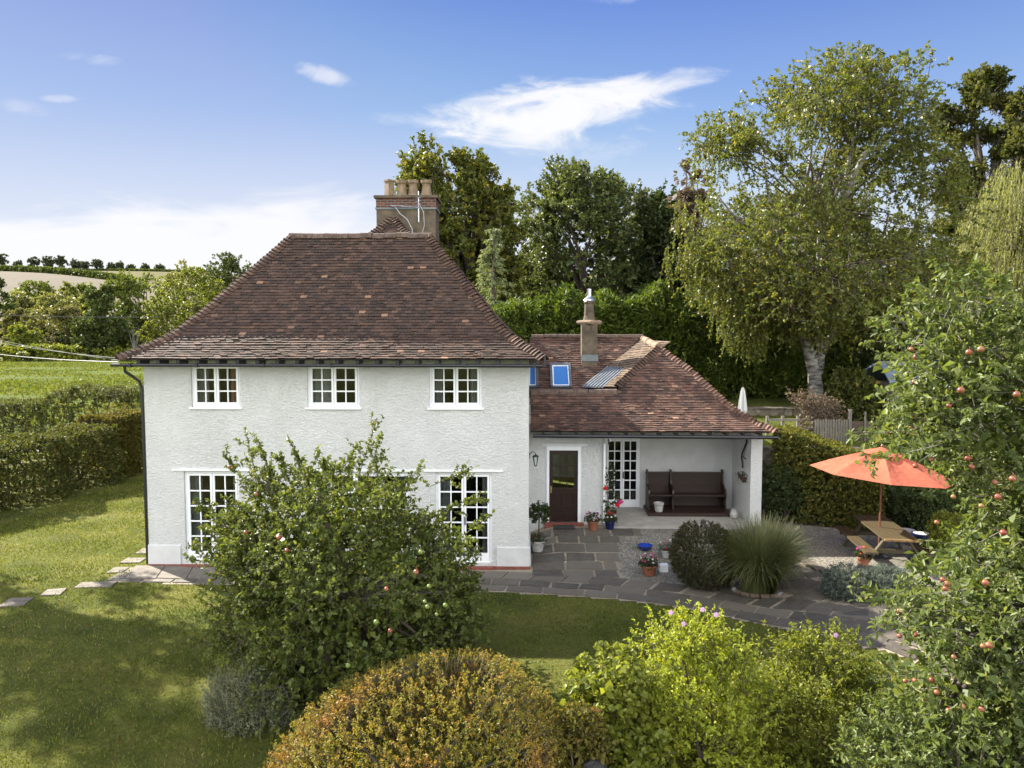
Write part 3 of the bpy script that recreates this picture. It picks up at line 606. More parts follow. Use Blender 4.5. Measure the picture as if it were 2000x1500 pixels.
    glazed(h, 'french_door', 2.42, 3.50, gz + .08, 2.62, 22.08, 2, 2, 6, bottom=.12, sill=False, handle=True)
    # front door
    dz0, dz1, da, db = gz + .08, 2.50, .64, 1.46; yd = PYF + .06
    fr = MB().box(.562, .64, PYF - .02, PYF + .1, gz, 2.62).box(1.46, 1.538, PYF - .02, PYF + .1, gz, 2.62).box(.64, 1.46, PYF - .02, PYF + .1, 2.5, 2.62).build('door_frame', MT['white'], h)
    d = MB(); d.box(da, da + .11, yd, yd + .05, dz0, dz1); d.box(db - .11, db, yd, yd + .05, dz0, dz1); d.box(da + .11, db - .11, yd, yd + .05, dz1 - .13, dz1); d.box(da + .11, db - .11, yd, yd + .05, dz0, dz0 + .22); d.box(da + .11, db - .11, yd, yd + .05, 1.22, 1.40)
    gw = (db - da - .22) / 3
    for i in (1, 2): x = da + .11 + gw * i; d.box(x - .014, x + .014, yd + .006, yd + .044, 1.40, dz1 - .13)
    for i in (1, 2): z = 1.40 + (dz1 - .13 - 1.40) * i / 3; d.box(da + .11, db - .11, yd + .009, yd + .041, z - .014, z + .014)
    xm = (da + db) / 2; d.box(xm - .05, xm + .05, yd, yd + .05, dz0 + .22, 1.22)
    for z0_, z1_ in ((dz0 + .22, .80), (.90, 1.22)):
        for x0_, x1_ in ((da + .11, xm - .05), (xm + .05, db - .11)): d.box(x0_, x1_, yd + .022, yd + .04, z0_, z1_)
    d.box(da + .11, db - .11, yd + .003, yd + .047, .80, .90)
    dr = d.build('door', MT['doorwood'], h); dr['label'] = 'dark wooden front door with nine small panes'
    MB().poly((da + .11, yd + .025, 1.40), (db - .11, yd + .025, 1.40), (db - .11, yd + .025, dz1 - .13), (da + .11, yd + .025, dz1 - .13)).build('pane', MT['glass'], dr)
    MB().tube([(da + .055, yd - .05, 1.36), (da + .055, yd, 1.36)], .022, 10).box(da + .035, da + .075, yd - .012, yd - .001, 1.26, 1.46).build('handle', MT['brass'], dr)
    MB().box(.5, 1.62, PYF - .22, PYF - .022, .2, gz + .06).build('doorstep', MT['redbrick'], h)
    MB().box(.42, 1.72, PYF - .03, PYF - .002, 2.64, 2.68).build('lintel', MT['lintel'], h)
    # porch roof: front slope with right hip, low ridge on the left
    ey, ez2, ex = 19.70, 3.12, 6.84; A = (4.17, 22.72, 5.38); run = A[1] - ey; rise = A[2] - ez2
    def zf(i):
        t = i / run; return ez2 + rise * (t - .10 * math.sin(math.pi * min(1, t * 1.6)) * (1 if t < .62 else 0))
    iy = 1.45; L = (2.62, ey + iy)
    def lx(i): return FX1 + .05 if i <= iy else 2.62 + (A[0] - 2.62) * (i - iy) / (run - iy)
    rx = lambda i: ex - (ex - A[0]) * i / run
    ins = [0, .4, .8, 1.2, iy]
    t = MB(); und = MB()
    tile_courses(t, [((lx(i), ey + i, zf(i)), (rx(i), ey + i, zf(i))) for i in ins], .108, und=und)
    ins2 = [iy + 1e-3, 2.1, run - .02]
    tile_courses(t, [((lx(i), ey + i, zf(i)), (rx(i), ey + i, zf(i))) for i in ins2], .108, und=und)
    insr = [0, .4, .8, 1.2, iy, 2.1, run]
    tile_courses(t, [((rx(i), ey + i, zf(i)), (rx(i), 27.2 - i * .3, zf(i))) for i in insr], .108, und=und)
    pr = t.build('porch_roof', MT['tile_red'], h, rnd=True); und.build('roof_boarding', MT['void'], pr)
    b_ = MB(); bonnet_tiles(b_, [(rx(i), ey + i, zf(i) + .02) for i in insr], .115, .14); b_.build('hip_tiles', MT['tile_red'], pr, rnd=True)
    r_ = MB(); ridge_tiles(r_, (FX1 + .06, ey + iy + .06, zf(iy) + .05), (2.66, ey + iy + .06, zf(iy) + .05), .115, .40); r_.build('ridge_tiles', MT['ridge'], pr)
    # left slope of the cross ridge: tan tiles above, glazing below
    V0, V1, H0, H1 = np.array([1.72, 22.2, 4.16]), np.array([3.82, 24.15, 5.62]), np.array([2.64, 21.22, 4.24]), np.array([A[0], A[1], A[2] + .02])
    t = MB(); und = MB(); q = .42; Vm = V0 + (V1 - V0) * q; Hm = H0 + (H1 - H0) * q; fr_ = .62; Im0 = V0 + (H0 - V0) * fr_; Imm = Vm + (Hm - Vm) * fr_
    tile_courses(t, [(Vm, Hm), (V1, H1)], .11, und=und); tile_courses(t, [(Im0, H0), (Imm, Hm)], .11, und=und)
    cr = t.build('cross_roof', MT['tile_tan'], h, rnd=True); und.build('roof_boarding', MT['void'], cr)
    g = MB().poly(V0, Im0, Imm, Vm); g.build('roof_glazing', MT['lead'], cr)
    bars = MB()
    for i in range(7):
        f_ = i / 6; a = V0 + (Im0 - V0) * f_; b = Vm + (Imm - Vm) * f_; bars.bar(a + [0, 0, .025], b + [0, 0, .025], .035, .03)
    bars.build('glazing_bars', MT['rail'], cr)
    b_ = MB(); bonnet_tiles(b_, [H0 + [0, 0, .03], H1 + [0, 0, .03]], .12, .13); b_.build('hip_tiles', MT['tile'], cr, rnd=True)
    r_ = MB(); ridge_tiles(r_, (A[0] + .0, A[1] + .05, A[2] + .06), (3.85, 24.6, 5.72), .12, .45, .12); r_.build('ridge_tiles', MT['ridge_tan'], cr)
    # slope with the roof windows
    sk0, sk1 = (21.75, 3.70), (24.3, 5.72); t = MB(); und = MB()
    tile_courses(t, [((FX1 + .04, sk0[0], sk0[1]), (1.6, sk0[0], sk0[1])), ((FX1 + .04, 22.3, 4.135), (1.9, 22.3, 4.135)), ((FX1 + .04, sk1[0], sk1[1]), (3.9, sk1[0], sk1[1]))], .108, und=und)
    und.poly((FX1, sk1[0], sk1[1] - .03), (3.92, sk1[0], sk1[1] - .03), (4.15, 27.2, 3.4), (FX1, 27.2, 3.4)); und.poly((4.16, 22.8, 5.33), (4.16, 26.3, 5.33), (3.2, 26.9, 4.2), (3.2, 24.4, 4.2)); und.poly((FX1 + .04, ey + iy + .02, 4.1), (2.6, ey + iy + .02, 4.1), (2.2, 22.3, 3.95), (FX1 + .04, 22.3, 3.95))
    lr = t.build('link_roof', MT['tile_red'], h, rnd=True); und.build('roof_boarding', MT['void'], lr)
    r_ = MB(); ridge_tiles(r_, (FX1 + .1, sk1[0], sk1[1] + .05), (3.9, sk1[0], sk1[1] + .05), .085, .42); r_.build('ridge_tiles', MT['ridge'], lr)
    sv = unit(np.array([0, sk1[0] - 22.3, sk1[1] - 4.135])); nv = np.array([0, -sv[2], sv[1]])
    for xa, xb in ((.81, 1.32), (.07, .28)):
        o = np.array([0, 22.3, 4.135]) + nv * .05; s0, s1 = .02, .98
        pt_ = lambda x, s, n_=0: np.array([x, 0, 0]) + o + sv * s + nv * n_
        def slab(mb, xa_, xb_, s0_, s1_, n0, n1): mb.hexa([pt_(xa_, s0_, n0), pt_(xb_, s0_, n0), pt_(xb_, s1_, n0), pt_(xa_, s1_, n0), pt_(xa_, s0_, n1), pt_(xb_, s0_, n1), pt_(xb_, s1_, n1), pt_(xa_, s1_, n1)])
        fm = MB(); f = .075; slab(fm, xa - f, xa, s0 - f, s1 + f, -.06, .09); slab(fm, xb, xb + f, s0 - f, s1 + f, -.06, .09); slab(fm, xa, xb, s1, s1 + f, -.06, .092); slab(fm, xa, xb, s0 - f, s0, -.06, .06)
        sk = fm.build('roof_window', MT['lead'], h)
        fm = MB(); f2 = .028; slab(fm, xa, xa + f2, s0, s1, .0, .06); slab(fm, xb - f2, xb, s0, s1, .0, .06); slab(fm, xa + f2, xb - f2, s1 - f2, s1, 0, .06); slab(fm, xa + f2, xb - f2, s0, s0 + .03, 0, .06); fm.build('sash', MT['white'], sk)
        g = MB(); g.poly(pt_(xa + f2, s0 + .03, .03), pt_(xb - f2, s0 + .03, .03), pt_(xb - f2, s1 - f2, .03), pt_(xa + f2, s1 - f2, .03)); g.build('pane', MT['bluepane'], sk)
    # small chimney
    c = MB().box(1.76, 2.26, 23.1, 23.6, 4.6, 6.14); st = c.build('chimney', MT['chimrender'], h)
    MB().box(1.735, 2.285, 23.075, 23.099, 4.95, 5.16).build('flashing_band', MT['flashing'], st)
    MB().lathe((2.01, 23.35, 6.142), [(.38, 0), (.42, .06), (.40, .11), (.30, .13)], 4).build('chimney_cap', MT['ridge_tan'], st)
    MB().lathe((2.01, 23.35, 6.272), [(.21, 0), (.19, .05), (.165, .14), (.15, .52), (.18, .56), (.17, .62), (.12, .62)], 16).build('chimney_pot', MT['chimrender'], st)
    MB().lathe((2.01, 23.35, 6.893), [(.20, 0), (.17, .05), (.08, .14), (.075, .16), (.075, .34), (.08, .35), (.08, .38), (.03, .39)], 14).build('cowl', MT['steel'], st)
    for i in range(14):
        x = .42 + i * .462; MB().box(x, x + .07, ey + .09, PYF + .008, ez2 - .11, ez2 - .015).build('rafter_end', MT['black'], h)
    MB().tube([(.16, ey + .0, ez2 - .125), (ex + .06, ey + .0, ez2 - .15)], .052, 10).box(2.24, 2.28, ey - .02, ey + .05, ez2 - .36, ez2 - .18).build('gutter', MT['black'], h)
    MB().tube([(2.26, ey, ez2 - .16), (2.30, ey + .1, ez2 - .26), (2.20, PYF - .06, ez2 - .40), (2.20, PYF - .06, gz)], .034, 8).build('downpipe', MT['white'], h)
cottage()

# ------------------------------------------------------------------ foliage builders
def leaf_quads(P, D, N, L, Wd, six=True, fold=.3):
    """leaf blades from base P along D; six=True gives a folded two-quad leaf, else one lozenge"""
    n = len(P); D = unit(D); S = unit(np.cross(D, N)); N = np.cross(S, D); L = L[:, None]; Wd = Wd[:, None]
    if six:
        co = np.stack([P, P + D * L * .32 + S * Wd * .5 + N * Wd * fold, P + D * L * .72 + S * Wd * .42 + N * Wd * fold * .6 - N * L * .05, P + D * L - N * L * .14,
                       P + D * L * .72 - S * Wd * .42 + N * Wd * fold * .6 - N * L * .05, P + D * L * .32 - S * Wd * .5 + N * Wd * fold], 1).reshape(-1, 3)
        b = (np.arange(n) * 6)[:, None]; f = np.concatenate([b + [0, 1, 2, 3], b + [0, 3, 4, 5]], 1).reshape(-1, 4); k = 2
    else:
        co = np.stack([P, P + D * L * .45 + S * Wd * .5, P + D * L - N * L * .12, P + D * L * .45 - S * Wd * .5 + N * Wd * fold], 1).reshape(-1, 3)
        b = (np.arange(n) * 4)[:, None]; f = b + [0, 1, 2, 3]; k = 1
    return co, f, k
def twig_tubes(mb_co, mb_f, O, T, L, droop, r0):
    """three-sided twigs, appended to the lists"""
    n = len(O); S = unit(np.cross(T, rand_unit(n))); U = np.cross(T, S); rings = []
    for s, rr in ((0, 1), (.5, .75), (1, .25)):
        c = O + T * (L * s)[:, None]; c[:, 2] -= droop * L * s * s
        for a in (0, 2.094, 4.188): rings.append(c + (S * math.cos(a) + U * math.sin(a)) * (r0 * rr)[:, None])
    co = np.stack(rings, 1).reshape(-1, 3); b = (np.arange(n) * 9)[:, None]; off = sum(len(c) for c in mb_co); f = []
    for k in (0, 3):
        for j in range(3): f.append(b + [k + j, k + (j + 1) % 3, k + 3 + (j + 1) % 3, k + 3 + j])
    mb_co.append(co); mb_f.append(np.concatenate(f, 0) + off)
class Crown:
    def __init__(s): s.co = []; s.f = []; s.r = []; s.tc = []; s.tf = []; s.n = 0
    def leaves(s, P, D, N, L, Wd, six, rn, fold=.3):
        co, f, k = leaf_quads(P, D, N, L, Wd, six, fold); s.co.append(co); s.f.append(f + s.n); s.n += len(co); s.r.append(np.repeat(rn, k))
    def twigs(s, O, T, L, per, leaf, wid, droop=.2, six=True, start=.25, up=.5, spread=1.0, twr=.006, hang=0.0, rbias=0.0, tubes=True, lvar=.3, clumprnd=.35):
        n = len(O); L = np.broadcast_to(np.asarray(L, float), (n,)).copy()
        if tubes: twig_tubes(s.tc, s.tf, O, T, L, droop, np.full(n, twr) * np.clip(L / L.mean(), .6, 1.6))
        m = n * per; i = np.repeat(np.arange(n), per); t = rng.uniform(start, 1.0, m); TL = L[i]
        P = O[i] + T[i] * (TL * t)[:, None]; P[:, 2] -= droop * TL * t * t
        tdir = T[i].copy(); tdir[:, 2] -= 2 * droop * t; tdir = unit(tdir)
        D = unit(tdir * .55 + rand_unit(m) * spread + np.array([0, 0, -hang])); N = unit(rand_unit(m) * .7 + np.array([0, 0, up]) + T[i] * .35)
        l = leaf * rng.uniform(1 - lvar, 1 + lvar, m)
        rn = np.clip(rng.normal(.42 + rbias, .2, m) * (1 - clumprnd) + clumprnd * rng.uniform(0, 1, n)[i] + (rng.random(m) < .03) * .5, 0, 1)
        s.leaves(P, D, N, l, l * wid * rng.uniform(.8, 1.2, m), six, rn)
    def build(s, root, mat, name='crown', twigmat='twig', tname='twigs'):
        if s.f: np_mesh(name, np.concatenate(s.co), np.concatenate(s.f), MT[mat], root, rnd=np.concatenate(s.r))
        if s.tf: np_mesh(tname, np.concatenate(s.tc), np.concatenate(s.tf), MT[twigmat], root)
class Envelope:
    """crown outline given row by row, turned into a round volume: centre line, half width and half depth at each height"""
    def __init__(s, rows, y, depth=1.0, xs=0.0):
        rows = sorted(rows, key=lambda r_: -r_[0]); c = [PY((a + b) / 2, py, y) for py, a, b in rows]
        s.z = np.array([p[2] for p in c]); s.x = np.array([p[0] for p in c]) + xs; s.w = np.array([(PY(b, py, y) - PY(a, py, y))[0] / 2 for py, a, b in rows]); s.y = y; s.k = depth
    def clumped(s, n, m, rad, r0=.45, seed=1, cs=1.2, cut=-.35, backcut=1.0):
        """twig starts gathered round m clump centres, so that the crown has masses and gaps"""
        C, G = s.sample(m, r0, seed, cs, cut, backcut); i = rng.integers(0, m, n); q = rng.normal(size=(n, 3)); q = q / np.maximum(1, np.linalg.norm(q, axis=1, keepdims=True) / 1.35)
        sz = rad * np.random.default_rng(seed).uniform(.6, 1.35, m)[i][:, None]; O = C[i] + q * sz * [.55, .55, .45]
        O[:, 2] = np.minimum(O[:, 2], s.z[-1] + .1 * rad); return O, unit(G[i] * .55 + unit(q) * .6 + 1e-3)
    def sample(s, n, r0=.45, seed=1, cs=1.2, cut=-.35, backcut=1.0):
        out = []
        while sum(len(o) for o in out) < n:
            m = n * 2; z = rng.uniform(s.z[0], s.z[-1], m); w = np.interp(z, s.z, s.w); x = np.interp(z, s.z, s.x)
            ok = rng.random(m) < (w / s.w.max()) ** 1.2; th = rng.uniform(0, 2 * math.pi, m); r_ = np.sqrt(rng.uniform(r0 * r0, 1, m))
            dx, dy = np.cos(th) * r_ * w, np.sin(th) * r_ * w * s.k; P = np.stack([x + dx, s.y + dy, z], 1)
            ok &= clump_noise(P, cs, seed) > cut; ok &= (np.sin(th) < .2) | (rng.random(m) < backcut)
            zc = np.interp(z, s.z, np.cumsum(np.gradient(s.w)) * 0); out.append(np.concatenate([P, np.stack([dx, dy], 1), w[:, None]], 1)[ok])
        A = np.concatenate(out)[:n]; O = A[:, :3]; wm = A[:, 5:6]
        # outward direction: sideways plus up near the top, down near the bottom
        f = (O[:, 2] - s.z[0]) / (s.z[-1] - s.z[0]); G = np.stack([A[:, 3] / wm[:, 0], A[:, 4] / (wm[:, 0] * s.k), (f - .45) * 1.3], 1)
        return O, unit(G + 1e-3)
def limbs(mb, fork, targets, r0, n=6, wob=.12):
    fork = np.array(fork, float)
    for q in targets:
        d = q - fork; L = np.linalg.norm(d); side = unit(rng.normal(size=3)) * L * wob
        pts = [fork + d * t + side * math.sin(t * math.pi) + np.array([0, 0, 1]) * L * .10 * math.sin(t * math.pi) for t in (0, .25, .5, .75, 1)]
        mb.tube(pts, [r0, r0 * .75, r0 * .5, r0 * .32, r0 * .14], n, cap=False)
def tree(name, label, cat, rows, y, base, leafmat, n=600, per=12, leaf=.1, wid=.55, tl=(.4, .8), depth=.9, trunk=.12, fork=None, group=None, six=False, droop=.2, upb=.5, out=.8, rnd_=.5,
         r0=.4, cs=1.2, cut=-.3, bark='bark', nl=14, inner=0, seed=1, twr=.008, up=.5, hang=0, lean=None, tubes=True, bend=None, twigmat='twig', backcut=.8, xs=0, spread=1.0, clumps=None, crad=None):
    base = np.array(base, float); base[2] = float(H(base[0], base[1])) if base[2] is None or math.isnan(base[2]) else base[2]
    root = thing(name, base, label, cat, group); e = Envelope(rows, y, depth, xs)
    O, G = e.clumped(n, clumps or max(14, n // 22), crad or e.w.max() * .26, r0, seed, cs, cut, backcut); T = unit(G * out + np.array([0, 0, upb]) + rand_unit(n) * rnd_); L = rng.uniform(*tl, n)
    O = O - T * (L * .7)[:, None]
    c = Crown(); c.twigs(O, T, L, per, leaf, wid, droop, six, up=up, twr=twr, hang=hang, tubes=tubes, spread=spread)
    if inner:
        Oi, Gi = e.sample(inner, .0, seed + 3, cs, -2, 1); Oi = e_center(e, Oi, .72); c.twigs(Oi, unit(Gi + rand_unit(inner)), rng.uniform(*tl, inner) * 1.2, 8, leaf * 1.7, wid * 1.2, droop, False, tubes=False)
    c.build(root, leafmat, twigmat=twigmat)
    mb = MB(); top = np.array(fork if fork is not None else (e.x[0] * .4 + np.interp(e.z.mean(), e.z, e.x) * .6, y, e.z[0] + (e.z[-1] - e.z[0]) * .25), float)
    mid = (base + top) / 2 + (np.array(bend) if bend is not None else rng.normal(0, .04, 3) * np.linalg.norm(top - base))
    mb.tube([base - [0, 0, .15], base + (mid - base) * .12, mid, top], [trunk * 1.45, trunk * 1.1, trunk * .9, trunk * .75], 10)
    idx = rng.choice(n, min(nl, n), False); limbs(mb, top, O[idx], trunk * .55)
    mb.build('trunk', MT[bark], root, smooth=True)
    return root, e, O
def e_center(e, O, s):
    O = O.copy(); zc = e.z[0] * .45 + e.z[-1] * .55; O[:, 2] = zc + (O[:, 2] - zc) * .80
    x = np.interp(O[:, 2], e.z, e.x); q = O.copy(); q[:, 0] = x + (O[:, 0] - x) * s; q[:, 1] = e.y + (O[:, 1] - e.y) * s; return q
def gz(x, y): return float(H(x, y))
def hedge(name, label, pts, width, leafmat, n, per=10, leaf=.09, wid=.55, tl=(.2, .4), group=None, bulge=.25, six=False, seed=3, upb=.35, cat='hedge', droop=.1, twr=.005, stalks=0):
    """pts: (x, y, height) along the hedge"""
    pts = np.array(pts, float); mid = pts[len(pts) // 2]; root = thing(name, (mid[0], mid[1], gz(mid[0], mid[1])), label, cat, group)
    seg = np.linalg.norm(np.diff(pts[:, :2], axis=0), axis=1); cum = np.concatenate([[0], np.cumsum(seg)])
    def at(s): return np.stack([np.interp(s, cum, pts[:, k]) for k in range(3)], 1)
    def side(s): a, b = at(np.clip(s - .3, 0, cum[-1])), at(np.clip(s + .3, 0, cum[-1])); d = unit((b - a)[:, :2]); return np.stack([-d[:, 1], d[:, 0]], 1)
    c = Crown()
    for inner, cnt in ((False, n), (True, n // 4)):
        s = rng.uniform(0, cum[-1], cnt); A = at(s); Sd = side(s); h = A[:, 2]; u = rng.uniform(-1, 1, cnt)
        hm = h.mean(); ptop = (width / (width + 2 * hm * .9)); istop = rng.random(cnt) < ptop
        lat = np.where(istop, rng.uniform(-1, 1, cnt), np.sign(u)); zz = np.where(istop, 1.0, rng.uniform(.03, 1, cnt))
        lump = 1 + bulge * clump_noise(np.stack([A[:, 0], A[:, 1], zz * h], 1), 1.7, seed)
        k = .6 if inner else 1.0
        P = np.stack([A[:, 0] + Sd[:, 0] * lat * width / 2 * lump * k, A[:, 1] + Sd[:, 1] * lat * width / 2 * lump * k, zz * h * (1 + .35 * (lump - 1)) * (.85 if inner else 1)], 1)
        P[:, 2] += H(A[:, 0], A[:, 1])
        G = np.stack([Sd[:, 0] * np.where(istop, lat * .3, lat), Sd[:, 1] * np.where(istop, lat * .3, lat), np.where(istop, 1.0, .15)], 1)
        T = unit(G + [0, 0, upb] + rand_unit(cnt) * .6); L = rng.uniform(*tl, cnt)
        c.twigs(P - T * (L * .6)[:, None], T, L, per if not inner else 5, leaf * (1 if not inner else 1.6), wid, droop, six and not inner, twr=twr, tubes=not inner)
    if stalks:
        s = rng.uniform(0, cum[-1], stalks); A = at(s); P = np.stack([A[:, 0] + rng.uniform(-.3, .3, stalks) * width, A[:, 1] + rng.uniform(-.3, .3, stalks) * width, H(A[:, 0], A[:, 1]) + A[:, 2] * .95], 1)
        c.twigs(P, unit(rand_unit(stalks) * .4 + [0, 0, 1]), rng.uniform(.3, .7, stalks), 10, leaf, wid, .05, six)
    c.build(root, leafmat)
    mb = MB()
    for s in np.arange(.3, cum[-1], .7):
        a = at(np.array([s]))[0]; g = gz(a[0], a[1]); mb.tube([(a[0], a[1], g - .1), (a[0] + rng.normal(0, .1), a[1] + rng.normal(0, .1), g + a[2] * .5), (a[0] + rng.normal(0, .2), a[1] + rng.normal(0, .2), g + a[2] * .85)], [.05, .035, .015], 6)
    mb.build('stem', MT['bark'], root)
    return root
def spheroid(mb, c, r_, sq=.92, n=10, m=7):
    prof = [(r_ * math.sin(math.pi * i / m) + (1e-4 if i in (0, m) else 0), -r_ * sq * math.cos(math.pi * i / m)) for i in range(m + 1)]
    mb.lathe(c, prof, n)
def apples(root, pts, r_=.038, green=()):
    for i, p in enumerate(pts):
        mb = MB(); rr = r_ * rng.uniform(.75, 1.08); spheroid(mb, p, rr); mb.tube([np.array(p) + [0, 0, rr * .85], np.array(p) + [.004, 0, rr * 1.7]], .0018, 4)
        mb.build('apple', MT['apple_green' if i in green else 'apple'], root, smooth=True)

NAN = float('nan')
paddock_tufts()
# ------------------------------------------------------------------ near trees and shrubs
def left_apple():
    rows = [(915, 540, 750), (940, 500, 785), (975, 475, 810), (1010, 440, 835), (1045, 435, 870), (1080, 440, 910), (1115, 440, 940), (1170, 440, 945), (1240, 460, 920), (1300, 480, 870), (1350, 500, 740)]
    y = 11.5; root, e, O = tree('apple_tree', 'bushy apple tree with long upright shoots standing on the lawn before the white front wall', 'tree', rows, y, (-3.25, 10.9, NAN), 'L_apple', n=4700, per=16, leaf=.062, wid=.55,
        tl=(.3, .6), depth=.95, trunk=.13, fork=(-2.75, 11.1, 1.6), six=True, droop=.18, upb=.35, cut=-.25, cs=2.2, clumps=210, crad=.5, nl=26, inner=1000, seed=11, twr=.005, bend=(-.12, 0, 0))
    # water shoots
    S = [(700, 930, 735, 820), (725, 920, 742, 850), (660, 930, 690, 880), (500, 930, 480, 842), (530, 930, 500, 850), (470, 930, 432, 880), (590, 940, 572, 862), (600, 950, 620, 885), (770, 960, 830, 910), (840, 950, 930, 912), (860, 1000, 950, 960), (900, 1050, 965, 1000), (430, 1010, 380, 985), (640, 930, 630, 890), (560, 930, 545, 890)]
    for a, b, cx, d in S:
        c = Crown(); yy = y + rng.uniform(-.6, .6); p = PY(a, b, yy); q = PY(cx, d, yy); L = np.linalg.norm(q - p)
        c.twigs(p[None], unit((q - p)[None]), [L], int(34 * L / .6), .066, .55, .0, True, start=.05, twr=.007)
        for k in range(7):
            t = rng.uniform(.1, .8); o = p + (q - p) * t; c.twigs(o[None], unit((unit(q - p) + rng.normal(0, .5, 3))[None]), [L * .4], 14, .064, .55, .0, True, twr=.004)
        c.build(root, 'L_apple', 'shoot', tname='shoot_stem')
    pts = [PY(448, 912, 10.6), PY(480, 1040, 9.5), PY(545, 1050, 9.2), PY(755, 1150, 9.1), PY(813, 1117, 9.15), PY(762, 1232, 9.1), PY(500, 965, 9.7), PY(560, 1075, 9.15), PY(838, 1145, 9.2), PY(853, 1200, 9.3), PY(835, 1185, 9.2), PY(870, 1182, 9.3), PY(822, 1078, 9.3), PY(790, 1290, 9.2), PY(680, 1300, 9.1), PY(830, 1175, 9.15), PY(735, 1215, 9.05)]
    apples(root, pts, .036, green=(8, 9, 10, 11, 12, 13, 14, 15, 16))
def right_apple():
    rows = [(515, 1890, 1930), (565, 1815, 1970), (640, 1775, 2080), (700, 1730, 2220), (800, 1760, 2300), (850, 1800, 2330), (890, 1880, 2330), (930, 1940, 2350), (1020, 1960, 2350), (1080, 1910, 2350), (1120, 1830, 2350), (1160, 1755, 2330), (1220, 1750, 2300), (1300, 1760, 2260), (1400, 1720, 2200), (1500, 1730, 2150)]
    y = 8.2; bx = 6.3
    root, e, O = tree('apple_tree', 'large apple tree loaded with red apples reaching in beside the orange parasol', 'tree', rows, y, (bx, 8.4, NAN), 'L_apple2', n=4200, per=15, leaf=.070, wid=.45,
        tl=(.3, .62), depth=.8, trunk=.16, fork=(6.0, 8.3, 2.2), six=True, droop=.25, upb=.25, cut=-.28, cs=1.9, clumps=200, crad=.5, nl=30, inner=1100, seed=21, twr=.006, twigmat='greytwig', hang=.25)
    S = [(1880, 620, 1840, 520), (1910, 600, 1905, 505), (1850, 640, 1800, 560), (1940, 600, 1950, 540), (1860, 700, 1745, 640), (1840, 740, 1735, 690), (1850, 780, 1725, 765), (1850, 830, 1665, 850), (1830, 870, 1680, 905), (1840, 860, 1735, 880), (1950, 1040, 1825, 1105), (1990, 1060, 1850, 1160), (1900, 1150, 1700, 1170), (1900, 1180, 1690, 1150), (1880, 1230, 1710, 1215), (1850, 1130, 1770, 1100), (1930, 1000, 1860, 1090), (1860, 1320, 1720, 1300)]
    for a, b, cx, d in S:
        c = Crown(); yy = y - rng.uniform(.3, 1.3); p = PY(a, b, yy); q = PY(cx, d, yy - .1); L = np.linalg.norm(q - p)
        c.twigs(p[None], unit((q - p)[None]), [L], int(26 * L / .6), .078, .42, .02, True, start=.12, twr=.005)
        for k in range(5):
            t = rng.uniform(.25, .95); o = p + (q - p) * t; c.twigs(o[None], unit((unit(q - p) + rng.normal(0, .55, 3))[None]), [L * .3], 9, .075, .42, .1, True, twr=.004)
        c.build(root, 'L_apple2', 'shoot', 'greytwig', 'shoot_stem')
    px = [(1786, 746), (1780, 682), (1790, 697), (1877, 762), (1853, 793), (1806, 822), (1789, 815), (1738, 843), (1780, 835), (1820, 897), (1788, 910), (1943, 942), (1978, 935), (1949, 970), (1898, 912), (1893, 688), (1916, 682), (1986, 770), (1917, 988), (1925, 1138), (1842, 1132), (1847, 1150), (1757, 1193), (1757, 1242), (1788, 1240), (1850, 1140), (1863, 1283), (1932, 1260), (1920, 1262), (1788, 1330), (1820, 1328), (1768, 1330), (1830, 1352), (1805, 1370), (1853, 1388), (1797, 1400), (1880, 1380), (1917, 1385), (1733, 1298), (1718, 1292), (1862, 970), (1890, 895), (1960, 1040), (1830, 1020)]
    pts = [PY(a, b, y - (.2 + 1.6 * min(1, max(0, (a - 1740) / 260))) + rng.uniform(.1, .42)) for a, b in px]
    apples(root, pts, .035)
left_apple(); right_apple()
def shrub(name, label, rows, y, leafmat, n, per, leaf, wid, depth=.9, tl=(.2, .4), seed=1, upb=.5, six=False, cut=-.4, cs=2.2, inner=200, droop=.05, twr=.004, hang=0, cat='shrub', stems=8, r0=.45, group=None, up=.5, spread=1.0, rnd_=.5, clumps=None, crad=.3):
    e0 = Envelope(rows, y, depth); bx, by = float(e0.x[0]), y; g = gz(bx, by)
    root = thing(name, (bx, by, g), label, cat, group); e = e0
    O, G = e.clumped(n, clumps, crad, r0, seed, cs, cut, .8) if clumps else e.sample(n, r0, seed, cs, cut, .8); T = unit(G * .8 + [0, 0, upb] + rand_unit(n) * rnd_); L = rng.uniform(*tl, n); c = Crown()
    c.twigs(O - T * (L * .7)[:, None], T, L, per, leaf, wid, droop, six, twr=twr, hang=hang, up=up, spread=spread)
    if inner:
        Oi, Gi = e.sample(inner, 0, seed + 5, cs, -2, 1); c.twigs(e_center(e, Oi, .7), unit(Gi + rand_unit(inner)), rng.uniform(*tl, inner), 8, leaf * 1.6, wid, droop, False, tubes=False)
    c.build(root, leafmat, 'foliage')
    mb = MB(); idx = rng.choice(n, stems, False)
    for i in idx: q = O[i]; b = np.array([bx + rng.normal(0, .08), by + rng.normal(0, .08), g - .05]); mb.tube([b, b + (q - b) * .5 + [0, 0, .1], q], [.025, .018, .006], 6)
    mb.build('stem', MT['bark'], root); return root, e, O
